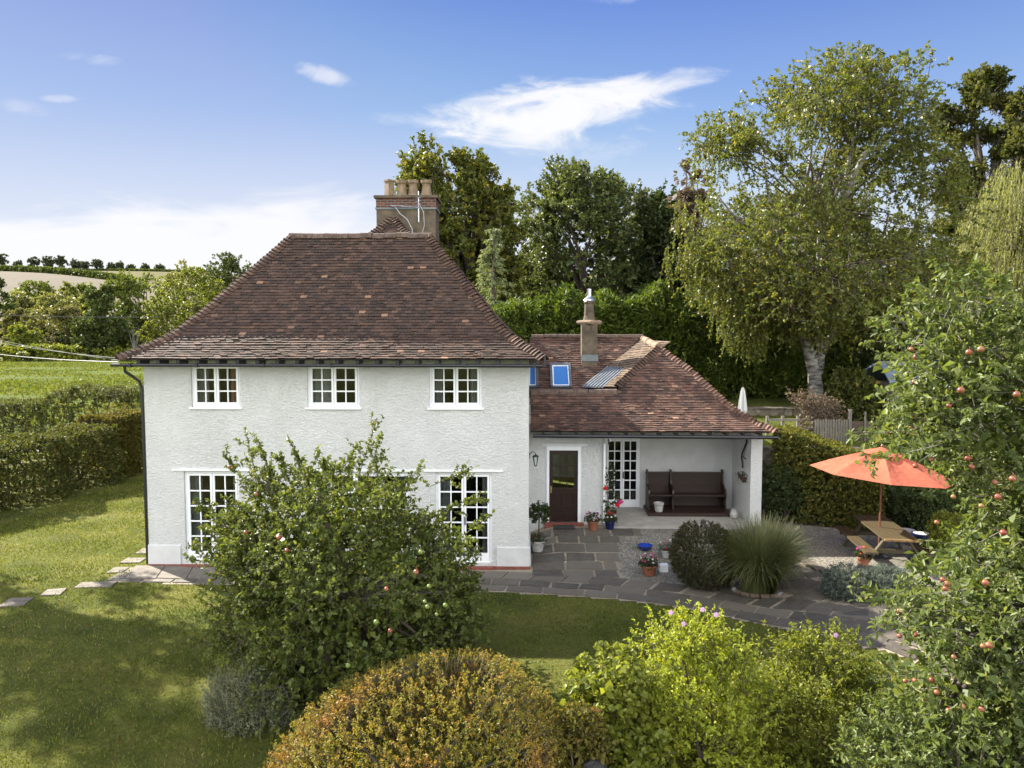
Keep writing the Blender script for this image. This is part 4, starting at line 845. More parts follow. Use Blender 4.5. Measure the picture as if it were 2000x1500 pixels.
def near_shrubs():
    shrub('golden_shrub', 'dome shaped golden shrub turning orange at the very front of the garden', [(1295, 850, 960), (1312, 760, 1010), (1340, 690, 1050), (1380, 610, 1085), (1430, 560, 1110), (1480, 520, 1125), (1540, 500, 1135), (1640, 490, 1130), (1760, 520, 1090)], 8.4, 'L_gold', 11000, 14, .032, .45, .8, (.10, .24), 31, .8, cut=-1.1, inner=900, six=False, r0=.8)
    r_, e, O = shrub('lime_shrub', 'lime green shrub with a few lilac flowers in the front border', [(1214, 1340, 1370), (1239, 1300, 1400), (1259, 1260, 1440), (1294, 1240, 1490), (1344, 1235, 1500), (1404, 1230, 1500), (1474, 1240, 1500), (1554, 1260, 1490), (1634, 1280, 1470)], 9.3, 'L_lime', 3200, 14, .046, .5, .85, (.18, .42), 41, .8, six=True, inner=350, cut=-.5, clumps=110, crad=.42)
    fl = MB()
    for q in ((1310, 1196), (1335, 1218), (1372, 1190), (1398, 1200), (1632, 1240)):
        fl = MB(); p = PY(*q, 9.15 if q[0] < 1500 else 9.45)
        for k in range(5): a = k * 1.257; v = np.array([math.cos(a), -.3, math.sin(a)]); s_ = np.array([-math.sin(a), 0, math.cos(a)]); fl.poly(p, p + v * .024 + s_ * .016, p + v * .038, p + v * .024 - s_ * .016)
        fl.build('flower', MT['fl_lilac'], r_)
    shrub('lime_shrub', 'yellow olive shrub between the lilac flowered shrub and the big apple tree', [(1250, 1600, 1650), (1275, 1530, 1690), (1310, 1490, 1730), (1370, 1480, 1760), (1440, 1470, 1770), (1520, 1460, 1770), (1600, 1480, 1760), (1700, 1500, 1740)], 9.6, 'L_olive', 3300, 14, .052, .45, .8, (.2, .45), 43, .7, six=True, inner=450, clumps=130, crad=.45)
    shrub('large_leaf_shrub', 'open shrub with big rounded leaves left of the lime green shrub', [(1270, 1170, 1225), (1297, 1135, 1260), (1342, 1105, 1280), (1402, 1110, 1300), (1472, 1140, 1310), (1562, 1160, 1300), (1642, 1180, 1280)], 8.9, 'L_olive', 800, 10, .068, .75, .9, (.2, .5), 47, .5, six=True, inner=120, cut=-.5)
    shrub('red_berry_shrub', 'small shrub with reddish leaf tips beside the golden dome', [(1375, 1110, 1150), (1400, 1085, 1175), (1440, 1080, 1190), (1500, 1090, 1190), (1560, 1100, 1180)], 8.3, 'L_beech', 420, 9, .05, .55, .8, (.12, .3), 49, .4, six=True, inner=80)
    shrub('glossy_shrub', 'bright green leafy shrub below the apple tree at the front right', [(1370, 1800, 1900), (1400, 1700, 1990), (1440, 1660, 2080), (1500, 1640, 2100), (1600, 1650, 2080)], 7.6, 'L_apple2', 900, 12, .06, .45, .8, (.2, .4), 53, .5, six=True, inner=150)
    shrub('lavender', 'grey green lavender clump at the foot of the left apple tree', [(1310, 420, 470), (1345, 400, 560), (1385, 400, 590), (1430, 420, 580), (1460, 440, 560)], 10.3, 'L_lavender', 1500, 14, .045, .18, .8, (.25, .5), 57, 1.2, inner=60, twr=.003, up=.2, spread=.45, rnd_=.3)
    g = Crown(); P = []
    mb = MB(); spheroid(mb, PY(1163, 1503, 8.0), .16, .6); c0 = PY(1163, 1503, 8.0); mb.v = [tuple(c0 + (np.array(v) - c0) * (1 + .28 * math.sin(v[0] * 41 + v[2] * 29) * math.cos(v[1] * 37))) for v in mb.v]; o = mb.build('rock', MT['rock'], loc=PY(1163, 1478, 8.0)); tag(o, 'dark rounded rock at the bottom of the front border', 'rock')
near_shrubs()
# ------------------------------------------------------------------ paving, gravel, lawn
LAWN_EDGE = np.array([(-9.9, 16.25), (-.6, 15.75), (.4, 15.62), (1.9, 15.35), (3.0, 15.02), (3.93, 14.55), (4.76, 13.9), (5.6, 13.2), (6.4, 12.4), (7.0, 11.4)])
def slab(mb, q, lift=.034, th=.05, r=.5):
    """q: four plan corners"""
    c = np.array(q, float); z = H(c[:, 0], c[:, 1]); i = len(mb.v); cz = np.concatenate([z + lift - th, z + lift]) + np.tile(rng.normal(0, .003, 4), 2)
    mb.hexa([(c[k % 4][0], c[k % 4][1], cz[k]) for k in range(8)], r)
def paving():
    fl = MB(); base = MB()
    # terrace in front of the porch door
    y = 16.75; yy = [16.75, 17.22, 17.75, 18.2, 18.72, 19.15, 19.84]
    xr = [2.2, 2.25, 2.35, 2.4, 2.5, 3.2, 6.4]
    for k in range(6):
        x = .12; x1 = xr[k]
        while x < x1 - .1:
            w = min(rng.uniform(.55, .95), x1 - x); g = .024; j = lambda: rng.normal(0, .014)
            if x1 - x - w < .25: w = x1 - x
            slab(fl, [(x + g + j(), yy[k] + g + j()), (x + w - g + j(), yy[k] + g + j()), (x + w - g + j(), yy[k + 1] - g + j()), (x + g + j(), yy[k + 1] - g + j())], r=rng.random()); x += w
    # curving path, three rows of stones following the lawn edge
    E = LAWN_EDGE; ds = np.linalg.norm(np.diff(E, axis=0), axis=1); cum = np.concatenate([[0], np.cumsum(ds)])
    def pt(s, o):
        p = np.array([np.interp(s, cum, E[:, 0]), np.interp(s, cum, E[:, 1])]); a, b = [np.array([np.interp(t, cum, E[:, 0]), np.interp(t, cum, E[:, 1])]) for t in (max(0, s - .4), min(cum[-1], s + .4))]
        d = (b - a) / np.linalg.norm(b - a); return p + np.array([-d[1], d[0]]) * o
    for row, (o0, o1) in enumerate(((.02, .40), (.42, .80), (.82, 1.36))):
        s = rng.uniform(0, .3) if row else 0.0
        while s < cum[-1] - .3:
            if s < 9.0 and row == 2 : s0 = s
            w = rng.uniform(.5, .95) if row < 2 else rng.uniform(.45, .75); g = .022 if row < 2 or s < 11.5 else .05; j = lambda: rng.normal(0, .014)
            p = [pt(s + g, o0 + .018), pt(s + w - g, o0 + .018), pt(s + w - g + (.12 if row == 2 else 0), o1 - .018), pt(s + g + (.12 if row == 2 else 0), o1 - .018)]
            slab(fl, [(a + j(), b + j()) for a, b in p], r=rng.random()); s += w
    # broad dark paving sweeping round to the right
    for _ in range(46):
        cx, cy = rng.uniform(5.6, 7.0), rng.uniform(12.6, 16.4); a = rng.uniform(0, 3.14); n = 4; rr = rng.uniform(.22, .42)
        slab(fl, [(cx + rr * math.cos(a + k * 1.571) * rng.uniform(.8, 1.1), cy + rr * .8 * math.sin(a + k * 1.571) * rng.uniform(.8, 1.1)) for k in range(4)], lift=.028 + rng.uniform(0, .006), r=rng.random() * .8)
    o = fl.build('path', MT['flag'], rnd=True); o['kind'] = 'structure'
    def edge_y(x): return np.interp(x, E[:, 0], E[:, 1])
    def keep_m(c): x, yv = c[:, 0], c[:, 1]; return ((yv > edge_y(x) - .03) & (yv < 17.34) & (x < FX1)) | ((x >= FX1) & (yv > edge_y(x) - .03) & (yv < 20.28) & (x < 6.9) & ((yv < 16.9) | (x < 3.4))) | ((x > 5.2) & (x < 7.3) & (yv > edge_y(x)) & (yv < 19.8)) & True
    o = sheet('mortar_bed', grid_axis([(-9.9, 7.3, .12)]), grid_axis([(11.5, 20.3, .12)]), MT['mortar'], .011, keep=keep_m); o['kind'] = 'structure'
    def keep_g(c):
        x, yv = c[:, 0], c[:, 1]; wob = .10 * np.sin(x * 7) + .08 * np.sin(yv * 9 + x * 3)
        return ((x > 2.35 + wob) & (x < 6.4) & (yv > np.maximum(16.0 + .25 * (2.9 - x), edge_y(x) + 1.42)) & (yv < 19.84)) | ((x > 6.75 + .55 * sstep(16.5, 14.2, yv) + wob * .3) & (yv > 14.2 + wob) & (x < 11))
    o = sheet('gravel', grid_axis([(2.2, 11, .06)]), grid_axis([(13.6, 22.3, .06)]), MT['gravel'], .019, keep=keep_g); o['kind'] = 'stuff'
    ed = MB()
    for t in np.linspace(0, 1, 22):
        p = np.array([6.62, 18.2]) * (1 - t) ** 2 + 2 * t * (1 - t) * np.array([6.55, 16.0]) + t * t * np.array([7.55, 14.25]); q = rng.uniform(.09, .13)
        slab(ed, [(p[0] - q, p[1] - q * .9), (p[0] + q, p[1] - q), (p[0] + q, p[1] + q), (p[0] - q, p[1] + q * .9)], lift=.075, th=.1, r=rng.random())
    o = ed.build('path_edging', MT['flag'], rnd=True); o['kind'] = 'structure'
    ps = MB()
    for x0, x1 in ((-9.72, -9.0), (-8.98, -8.28), (-8.26, -7.5), (-7.48, -6.6), (-6.58, -5.6)): slab(ps, [(x0 + .25, 16.42), (x1 + .25, 16.38), (x1, 17.3), (x0, 17.3)], lift=.05)
    o = ps.build('front_paving', MT['pale_sunlit_slab']); o['kind'] = 'structure'
    names = ['stepping stone cut off by the left edge of the lawn view, worn grey', 'small stepping stone second from the left edge', 'long narrow stepping stone, the largest of the lawn row', 'pinkish stepping stone halfway to the house corner', 'pale sunlit stepping stone next to the corner paving', 'pale stepping stone tucked against the side wall of the cottage']
    for k, (px, py, w, d, a) in enumerate(((33, 1177, .62, .46, .25), (105, 1158, .50, .42, .2), (188, 1143, .98, .36, .15), (229, 1115, .46, .40, .1), (261, 1096, .60, .40, .1), (287, 1077, .5, .5, .1))):
        p = PZ(px, py, 0); m = MB(); ca, sa = math.cos(a), math.sin(a)
        w_ = w * .8; slab(m, [(p[0] + ca * u * w_ / 2 - sa * v * d / 2 + rng.normal(0, .02), p[1] + sa * u * w_ / 2 + ca * v * d / 2 + rng.normal(0, .02)) for u, v in ((-1, -1), (1, -1), (1, 1), (-1, 1))], lift=.03)
        tag(m.build('stepping_stone', MT['pale_sunlit_slab'], loc=p), names[k], 'paving stone', 'stepping stones across the left lawn')
    # short turf: individual blades near the viewer
    n = 330000; x = rng.uniform(-16, 7.2, n); yv = 8.5 + 21 * rng.random(n) ** 1.5
    ok = np.where(x < FX0 - .15, yv < 29, yv < edge_y(x) - .03) & (yv > 8.2 + np.abs(x) * .1) & (np.abs(x / yv) < .78)
    x, yv = x[ok], yv[ok]; n = len(x); P = np.stack([x, yv, H(x, yv)], 1); dry = clump_noise(P, 1.1, 5)
    keep = rng.random(n) < np.clip(.75 - dry * .7, .15, 1); P = P[keep]; dry = dry[keep]; n = len(P)
    c = Crown(); l = rng.uniform(.022, .05, n) * (1 + P[:, 1] / 40); c.leaves(P - [0, 0, .006], unit(rand_unit(n) * .75 + [0, 0, 1]), rand_unit(n), l, l * .16 * (1 + P[:, 1] / 14), False, np.clip(rng.normal(.42, .22, n) + dry * .35, 0, 1), .1)
    o = np_mesh('lawn_grass', np.concatenate(c.co), np.concatenate(c.f), MT['L_turf'], rnd=np.concatenate(c.r)); o['kind'] = 'stuff'
    n = 1500; x = rng.uniform(-13, 5.5, n); yv = rng.uniform(8.5, 17, n); ok = yv < edge_y(x); x, yv = x[ok], yv[ok]; n = len(x); c = Crown()
    c.leaves(np.stack([x, yv, H(x, yv) + .03], 1), unit(rand_unit(n) * [1, 1, .2]), unit(rand_unit(n) * .3 + [0, 0, 1]), rng.uniform(.03, .06, n), rng.uniform(.02, .035, n), False, rng.random(n))
    o = np_mesh('fallen_leaves', np.concatenate(c.co), np.concatenate(c.f), MT['L_beech'], rnd=np.concatenate(c.r)); o['kind'] = 'stuff'
paving()

# ------------------------------------------------------------------ porch things
def flowers(root, name, mats, centre, rad, n, size=.028, one=False):
    for mt in mats:
        mb = MB()
        for _ in range(n):
            if not one: mb = MB()
            p = np.array(centre) + rand_unit(1)[0] * rad * rng.uniform(.7, 1.05) * np.array([1, 1, .7]); out = unit(p - np.array(centre) + [0, -.05, .05]); a = unit(np.cross(out, [0.1, .2, 1])); b = np.cross(out, a)
            for k in range(5): t0 = k * 1.257; v = math.cos(t0) * a + math.sin(t0) * b; w = -math.sin(t0) * a + math.cos(t0) * b; mb.poly(p, p + v * size * .6 + w * size * .4 + out * .006, p + v * size, p + v * size * .6 - w * size * .4 + out * .006)
            if not one: mb.build(name, MT[mt], root)
        if one: mb.build(name, MT[mt], root)
def foliage_ball(root, centre, rad, leafmat, n=60, per=8, leaf=.045, wid=.5, name='foliage', up=.4, tubes=True, flat=1.0):
    c = Crown(); G = rand_unit(n); G[:, 2] = np.abs(G[:, 2]) * flat - .15; T = unit(G + [0, 0, up * .5] + rand_unit(n) * .3); c.twigs(np.array(centre) + G * rad * .15, T, np.full(n, rad * .9), per, leaf, wid, .1, True, start=.4, twr=.003, tubes=tubes); c.build(root, leafmat, name)
def pot_prof(r_, h, lip=.02): return [(r_ * .70, 0), (r_ * .86, h * .55), (r_ * .97, h * .84), (r_ * 1.06, h * .85), (r_ * 1.06, h), (r_ * .92, h), (r_ * .90, h * .93)]
def potted(name, label, px, py, r_, h, potmat, leafmat, fl, frad, fh=.12, cat='flower pot', n=55, fn=9):
    p = PZ(px, py, .36); p[2] = gz(p[0], p[1]) + .03; root = thing(name, p, label, cat); MB().lathe(p, pot_prof(r_, h), 22).build('pot', MT[potmat], root, smooth=False)
    MB().lathe(p + [0, 0, h * .9], [(r_ * .9, 0), (r_ * .9, .012)], 18).build('soil', MT['soilpot'], root)
    c = p + [0, 0, h + fh]; foliage_ball(root, p + [0, 0, h * .95], frad, leafmat, n); flowers(root, 'flower', fl, c, frad * .85, fn); return p, root
def porch_things():
    f0 = .435
    # pew
    t = thing('church_pew', (4.82, 21.5, f0), 'long dark wooden church pew on a low platform in the porch', 'bench'); x0, x1 = 3.66, 6.0; yb = 21.86
    MB().box(x0 - .06, x1 + .06, 20.98, 22.0, f0 + .002, f0 + .10).build('platform', MT['pew'], t)
    z0 = f0 + .102
    b = MB()
    for a, c_ in ((x0 + .05, x0 + .70), (x0 + .78, x1 - .05)):
        b.box(a, c_, yb, yb + .035, z0 + .40, z0 + 1.02); b.box(a, c_, yb - .03, yb - .001, z0 + .93, z0 + 1.02); b.box(a, c_, yb - .025, yb - .001, z0 + .62, z0 + .67); b.box(a, c_, yb - .02, yb - .001, z0 + .40, z0 + .46)
    b.box(x0 - .02, x1 + .02, yb - .05, yb + .06, z0 + 1.021, z0 + 1.06); b.build('backrest', MT['pew'], t)
    MB().box(x0 + .05, x1 - .05, 21.42, yb - .002, z0 + .40, z0 + .44).build('seat', MT['pew'], t)
    MB().box(x0 + .05, x1 - .05, yb + .0, yb + .03, z0 + .02, z0 + .398).build('lower_panel', MT['pew'], t)
    prof = [(21.38, 0), (21.38, .08), (21.44, .14), (21.44, .30), (21.40, .38), (21.38, .48), (21.42, .58), (21.50, .62), (21.60, .64), (21.72, .72), (21.78, .85), (21.79, 1.02), (21.80, 1.14), (21.92, 1.14), (21.92, 0)]
    for x in (x0, x0 + .72, x1 - .05):
        m = MB(); m.poly(*[(x, q, z0 + w) for q, w in prof]); m.poly(*[(x + .05, q, z0 + w) for q, w in prof][::-1])
        for (q, w), (q2, w2) in zip(prof, prof[1:] + prof[:1]): m.poly((x, q, z0 + w), (x + .05, q, z0 + w), (x + .05, q2, z0 + w2), (x, q2, z0 + w2))
        m.build('end_panel', MT['pew'], t)
    c = np.array([3.93, 21.16, f0 + .102]); m = MB().lathe(c, [(.10, 0), (.115, .02), (.135, .20), (.155, .23), (.155, .27), (.13, .27), (.12, .22)], 20); tag(m.build('stone_pot', MT['stonepot'], loc=c), 'empty pale stone pot on the left end of the pew platform', 'flower pot')
    c = np.array([6.05, 20.8, f0 + .002]); m = MB().lathe(c, [(.07, 0), (.11, .03), (.12, .12), (.09, .20), (.06, .24), (.07, .27), (.04, .27)], 14); tag(m.build('glass_jar', MT['stonepot'], loc=c), 'small pale jar on the porch floor by the right pier', 'jar')
    m = MB().box(.76, 1.34, 19.68, 20.06, gz(1, 19.8) + .04, gz(1, 19.8) + .06); tag(m.build('doormat', MT['mat'], loc=(1.05, 19.87, .4)), 'dark doormat below the front door step', 'doormat')
    # lantern on the side wall of the cottage
    y = 19.45; t = thing('wall_lantern', (FX1, y, 2.45), 'black iron wall lantern beside the front door', 'lantern')
    MB().tube([(FX1 + .003, y, 2.50), (FX1 + .10, y, 2.60), (FX1 + .19, y, 2.56), (FX1 + .19, y, 2.50)], .011, 6).box(FX1 + .002, FX1 + .02, y - .04, y + .04, 2.40, 2.58).build('bracket', MT['iron'], t)
    MB().lathe((FX1 + .19, y, 2.455), [(.095, 0), (.07, .035), (.02, .06), (.012, .08)], 6).build('cap', MT['iron'], t); MB().lathe((FX1 + .19, y, 2.19), [(.012, 0), (.05, .025), (.05, .035)], 6).build('base', MT['iron'], t)
    MB().lathe((FX1 + .19, y, 2.226), [(.048, 0), (.08, .228)], 6).build('lamp_glass', MT['glass'], t)
    # iron bracket and half basket on the pier
    x = 6.335; t = thing('basket_bracket', (x, 20.75, 2.4), 'curly wrought iron bracket on the inner face of the porch pier', 'bracket')
    MB().tube([(x - .02, 20.6, 2.86), (x - .03, 20.58, 2.70), (x - .05, 20.72, 2.50), (x - .05, 20.88, 2.36), (x - .05, 20.95, 2.22), (x - .03, 20.93, 2.06), (x - .03, 20.9, 1.90)], .022, 6).tube([(x - .03, 20.98, 2.24), (x - .03, 20.62, 2.22)], .014, 6).build('bracket', MT['iron'], t)
    t = thing('wall_basket', (x, 20.75, 1.45), 'wire half basket with dry coir lining hung on the porch pier', 'hanging basket'); m = MB(); c = np.array([x - .005, 20.75, 1.78])
    for k in range(9): a = math.pi * k / 8; m.tube([c + np.array([-math.sin(a) * .2, math.cos(a) * .24, 0]), c + np.array([-math.sin(a) * .17, math.cos(a) * .2, -.13]), c + np.array([-math.sin(a) * .05, math.cos(a) * .07, -.27])], .006, 4)
    m.tube([c + np.array([-math.sin(math.pi * k / 10) * .2, math.cos(math.pi * k / 10) * .24, 0]) for k in range(11)], .008, 5); m.build('wire_frame', MT['iron'], t)
    m = MB()
    for k in range(8):
        for (r0, z0_), (r1, z1_) in zip([(.17, -.08), (.14, -.17)], [(.14, -.17), (.05, -.26)]):
            a, b_ = math.pi * k / 8, math.pi * (k + 1) / 8; q = lambda t_, r_, z_: c + np.array([-math.sin(t_) * r_ - .002, math.cos(t_) * r_ * 1.2, z_]); m.poly(q(a, r0, z0_), q(b_, r0, z0_), q(b_, r1, z1_), q(a, r1, z1_))
    m.build('liner', MT['coir'], t); cc = Crown(); cc.twigs(np.repeat((c + [-.1, 0, -.1])[None], 14, 0), unit(rand_unit(14) + [0, 0, .8]), .24, 3, .05, .4, .3, True); cc.build(t, 'L_beech', 'dry_plant')
    # bay tree standard
    p = PZ(1050, 1062, .33); p[2] = gz(p[0], p[1]) + .035; t = thing('bay_tree', p, 'lollipop bay tree in a pale pot at the corner by the front door', 'potted tree')
    MB().lathe(p, pot_prof(.19, .28), 22).build('pot', MT['stonepot'], t); MB().lathe(p + [0, 0, .25], [(.17, 0), (.17, .012)], 18).build('soil', MT['soilpot'], t)
    MB().tube([p + [0, 0, .25], p + [.03, 0, .55], p + [.04, 0, .95]], .018, 7).build('stem', MT['bark'], t)
    cc = Crown(); n = 110; G = rand_unit(n); cc.twigs(p + [.04, 0, 1.02] + G * .06, unit(G + rand_unit(n) * .3), .24, 9, .075, .36, .05, True, start=.35, twr=.003); cc.build(t, 'L_dark', 'crown')
    foliage_ball(t, p + [0, 0, .24], .27, 'L_dark', 40, 7, name='underplanting'); flowers(t, 'flower', ['fl_red'], p + [0, 0, .3], .2, 5)
    potted('flower_pot', 'terracotta pot of pink and purple flowers right of the front door', 1158, 1036, .16, .26, 'terracotta', 'L_dark', ['fl_pink', 'fl_purple', 'fl_white'], .27, .17)
    p, t = potted('flower_pot', 'dark blue glazed pot of white and red flowers at the porch corner', 1191, 1034, .15, .24, 'navypot', 'L_dark', ['fl_white', 'fl_red'], .22, .14)
    # camellia trained up the corner
    q = np.array([2.32, 20.25, gz(2.3, 20.2)]); t = thing('climbing_rose', q, 'tall thin climbing rose with red blooms against the porch corner', 'climbing plant')
    m = MB(); cc = Crown(); path = [q, q + [.0, 0, .6], q + [-.04, -.02, 1.2], q + [.02, -.02, 1.75]]; m.tube(path, [.02, .016, .012, .006], 6); m.tube([q + [0, 0, .5], q + [.25, 0, .8], q + [.36, -.05, .78]], [.01, .008, .005], 5); m.build('stem', MT['bark'], t)
    for z, dx, k in ((.45, .05, 16), (.75, .22, 16), (.62, .02, 14), (1.05, 0, 12), (1.4, .04, 12), (1.65, .08, 8), (.3, .1, 14)): cc.twigs(np.repeat((q + [dx, -.03, z])[None], k, 0), unit(rand_unit(k) * [1, .6, 1]), .2, 5, .07, .55, .2, True, twr=.003)
    cc.build(t, 'L_dark', 'foliage')
    for dx, z, mt in ((-.1, 1.10, 'fl_red'), (.34, .70, 'fl_pink'), (.26, .62, 'fl_red'), (.06, .35, 'fl_red')): flowers(t, 'bloom', [mt], q + [dx, -.08, z], .05, 12, .05, one=True)
    # pots on the little gravel bed
    p = PZ(1260, 1064, .34); p[2] = gz(p[0], p[1]) + .02; m = MB().lathe(p, [(.10, 0), (.16, .05), (.19, .12), (.20, .125), (.18, .13), (.14, .06), (.04, .035)], 26); tag(m.build('blue_bowl', MT['bluepot'], loc=p, smooth=True), 'wide bright blue glazed bowl on the paving', 'bowl')
    potted('flower_pot', 'terracotta pot of pink and white flowers on the gravel beside the clipped bush', 1268, 1096, .19, .24, 'terracotta', 'L_dark', ['fl_pink', 'fl_white', 'fl_pink'], .25, .16)
    potted('flower_pot', 'small pot of deep red flowers half hidden behind the clipped bush', 1302, 1072, .13, .2, 'stonepot', 'L_silver', ['fl_red', 'fl_white'], .22, .15)
    p = PZ(1296, 1091, .34); g = gz(p[0], p[1]) + .02; m = MB().box(p[0] - .10, p[0] + .10, p[1] - .08, p[1] + .10, g, g + .15).box(p[0] - .105, p[0] + .105, p[1] - .085, p[1] + .105, g + .151, g + .17); tag(m.build('outdoor_box', MT['white'], loc=(p[0], p[1], g)), 'small white plastic box on the gravel beside a terracotta pot', 'box')
porch_things()

# ------------------------------------------------------------------ beds right of the path
def right_beds():
    shrub('clipped_bush', 'dark rounded clipped bush between the porch and the path', [(1022, 1340, 1400), (1045, 1318, 1432), (1080, 1305, 1445), (1115, 1315, 1440), (1138, 1335, 1420)], 16.2, 'L_box', 2600, 12, .035, .5, .95, (.06, .16), 61, .25, cut=-.7, inner=300, r0=.75)
    # ornamental grass
    p = PZ(1482, 1138, .3); p[2] = gz(p[0], p[1]); t = thing('ornamental_grass', p, 'tall arching ornamental grass clump in front of the porch', 'grass plant'); n = 3600
    a = rng.uniform(0, 2 * math.pi, n); lean = rng.beta(1.6, 1.8, n) * 1.05; L = rng.uniform(1.1, 2.0, n); d = np.stack([np.cos(a), np.sin(a), 0 * a], 1); b0 = p + d * (.34 * np.sqrt(rng.random(n)))[:, None] + [0, 0, .0]
    w = rng.uniform(.006, .011, n); S = np.stack([-np.sin(a + .6), np.cos(a + .6), 0 * a], 1); rows = []
    for s in np.linspace(0, 1, 6):
        ang = lean * (.30 + 1.15 * s ** 1.5); h = L * s * (1 - .10 * s); c = b0 + d * (h * np.sin(ang) * .78)[:, None] + np.stack([0 * a, 0 * a, h * np.cos(ang * .85)], 1)
        ww = (w * (1.1 - s) + .0012)[:, None]; rows += [c - S * ww, c + S * ww]
    co = np.stack(rows, 1).reshape(-1, 3); b = (np.arange(n) * 12)[:, None]; f = np.concatenate([b + [2 * k, 2 * k + 1, 2 * k + 3, 2 * k + 2] for k in range(5)], 0); rn = np.tile(np.clip(rng.normal(.35, .22, n) + (np.sin(a) > .2) * (np.cos(a) > 0) * .25, 0, 1), 5)  # blades leaning back and right made paler, sunlight put into their colour
    np_mesh('blades', co, f, MT['L_grass'], t, rnd=rn)
    t = thing('log_edging', p + [0, -.4, 0], 'low ring of short logs and pale stones round the foot of the tall grass', 'edging')
    for k in range(9):
        a = math.pi * (1.0 + k / 8.0); q = p + np.array([.52 * math.cos(a), .40 * math.sin(a), .05]); a2 = a + 1.57; v = np.array([math.cos(a2) * .09, math.sin(a2) * .08, 0]); MB().tube([q - v, q + v], .05, 8).build('log', MT['log' if k not in (0, 6, 8) else 'stonepot'], t)
    shrub('silver_bush', 'silvery grey cushion bush beside the dark paving', [(1106, 1635, 1690), (1120, 1612, 1712), (1145, 1602, 1718), (1170, 1612, 1705), (1190, 1635, 1690)], 14.8, 'L_silver', 1500, 16, .05, .16, .9, (.08, .2), 67, .35, cut=-.6, inner=150, r0=.7, up=.1, spread=.5, twr=.003)
    shrub('silver_bush', 'paler silvery bush right of the larger grey cushion', [(1108, 1715, 1755), (1125, 1700, 1775), (1150, 1695, 1785), (1175, 1705, 1775)], 14.5, 'L_silver', 900, 16, .05, .16, .9, (.08, .2), 69, .35, cut=-.6, inner=80, r0=.7, up=.1, spread=.5, twr=.003)
    p, t = potted('flower_pot', 'pot of magenta and orange flowers beside the picnic table', 1686, 1106, .14, .2, 'terracotta', 'L_dark', ['fl_purple', 'fl_orange', 'fl_pink'], .2, .14)
    # picnic table
    C0 = np.array([8.72, 17.4]); g = gz(*C0); ax = unit(np.array([.31, 2.36])); sd = np.array([ax[1], -ax[0]]); Lh = 1.17
    t = thing('picnic_table', (C0[0], C0[1], g), 'weathered green brown wooden picnic table with fixed benches on the gravel', 'picnic table')
    def P3(u, v, z): q = C0 + ax * u + sd * v; return np.array([q[0], q[1], g + z])
    def board(mb, u0, u1, v0, v1, z0, z1): mb.hexa([P3(u0, v0, z0), P3(u0, v1, z0), P3(u1, v1, z0), P3(u1, v0, z0), P3(u0, v0, z1), P3(u0, v1, z1), P3(u1, v1, z1), P3(u1, v0, z1)])
    m = MB(); e = MB()
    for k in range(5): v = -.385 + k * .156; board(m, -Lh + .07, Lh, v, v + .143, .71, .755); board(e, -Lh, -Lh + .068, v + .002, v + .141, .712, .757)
    m.build('tabletop', MT['tablewood'], t); e.build('sunlit_strip', MT['sunlit_end'], t)  # strip at the near end is painted sunlight on the same boards
    for s in (-1, 1):
        m = MB()
        for k in range(2): v = s * .66 + (k - .5) * .15 - .07; board(m, -Lh - .02, Lh + .02, v, v + .138, .40, .445)
        m.build('bench', MT['tablewood'], t)
    for u in (-.78, .78):
        for s in (-1, 1): MB().bar(P3(u, s * .70, 0), P3(u, s * .22, .708), .05, .10, (ax[0], ax[1], 0)).build('leg', MT['tablewood'], t)
        m = MB(); board(m, u + .052, u + .09, -.78, .78, .31, .398); board(m, u + .052, u + .09, -.36, .36, .63, .708); m.build('cross_beam', MT['tablewood'], t)
    # parasol
    t = thing('parasol', (8.6, 17.4, g), 'open orange garden parasol over the picnic table', 'parasol'); cz = 3.0; R0 = 1.62; tilt = -.075
    def rim(k, r_, z): a = math.pi / 4 * k - .33; x, y = r_ * math.cos(a), r_ * math.sin(a); return np.array([8.6 + x, 17.4 + y, cz + z + tilt * x])
    can = MB(); nS = 6
    def cz_(f): return -.62 * f + .05 * math.sin(math.pi * f)
    for k in range(8):
        for j in range(nS):
            f0, f1 = .06 + .94 * j / nS, .06 + .94 * (j + 1) / nS
            for m_ in range(4):
                def q(f, w):
                    a, b_ = rim(k, R0 * f, cz_(f) + .03 * f), rim(k + 1, R0 * f, cz_(f) + .03 * f); v = a + (b_ - a) * w; v[2] -= .075 * math.sin(math.pi * f) * math.sin(math.pi * w); return v
                can.poly(q(f0, m_ / 4), q(f0, (m_ + 1) / 4), q(f1, (m_ + 1) / 4), q(f1, m_ / 4))
    can.build('canopy', MT['canopy'], t); v_ = MB()
    for k in range(8):
        for (f0, f1) in ((.0, .15), (.15, .31)):
            a, b_, c_, d_ = rim(k, R0 * f0, .07 + cz_(f0)), rim(k + 1, R0 * f0, .07 + cz_(f0)), rim(k + 1, R0 * f1, .055 + cz_(f1)), rim(k, R0 * f1, .055 + cz_(f1)); v_.poly(a, b_, c_, d_)
    v_.build('vent_cap', MT['canopy'], t)
    for k in range(8): MB().tube([rim(k, .05, -.08), rim(k, R0 * .97, cz_(.97) - .0)], .012, 5).build('rib', MT['teak'], t)
    MB().tube([(8.6, 17.4, g), (8.6, 17.4, cz - .02)], .024, 10).build('pole', MT['teak'], t); MB().lathe((8.6, 17.4, cz + .07), [(.03, 0), (.035, .03), (.01, .07)], 10).build('finial', MT['teak'], t)
    MB().lathe((8.6, 17.4, g + .02), [(.24, 0), (.24, .05), (.05, .09), (.04, .2)], 16).build('base', MT['iron'], t)
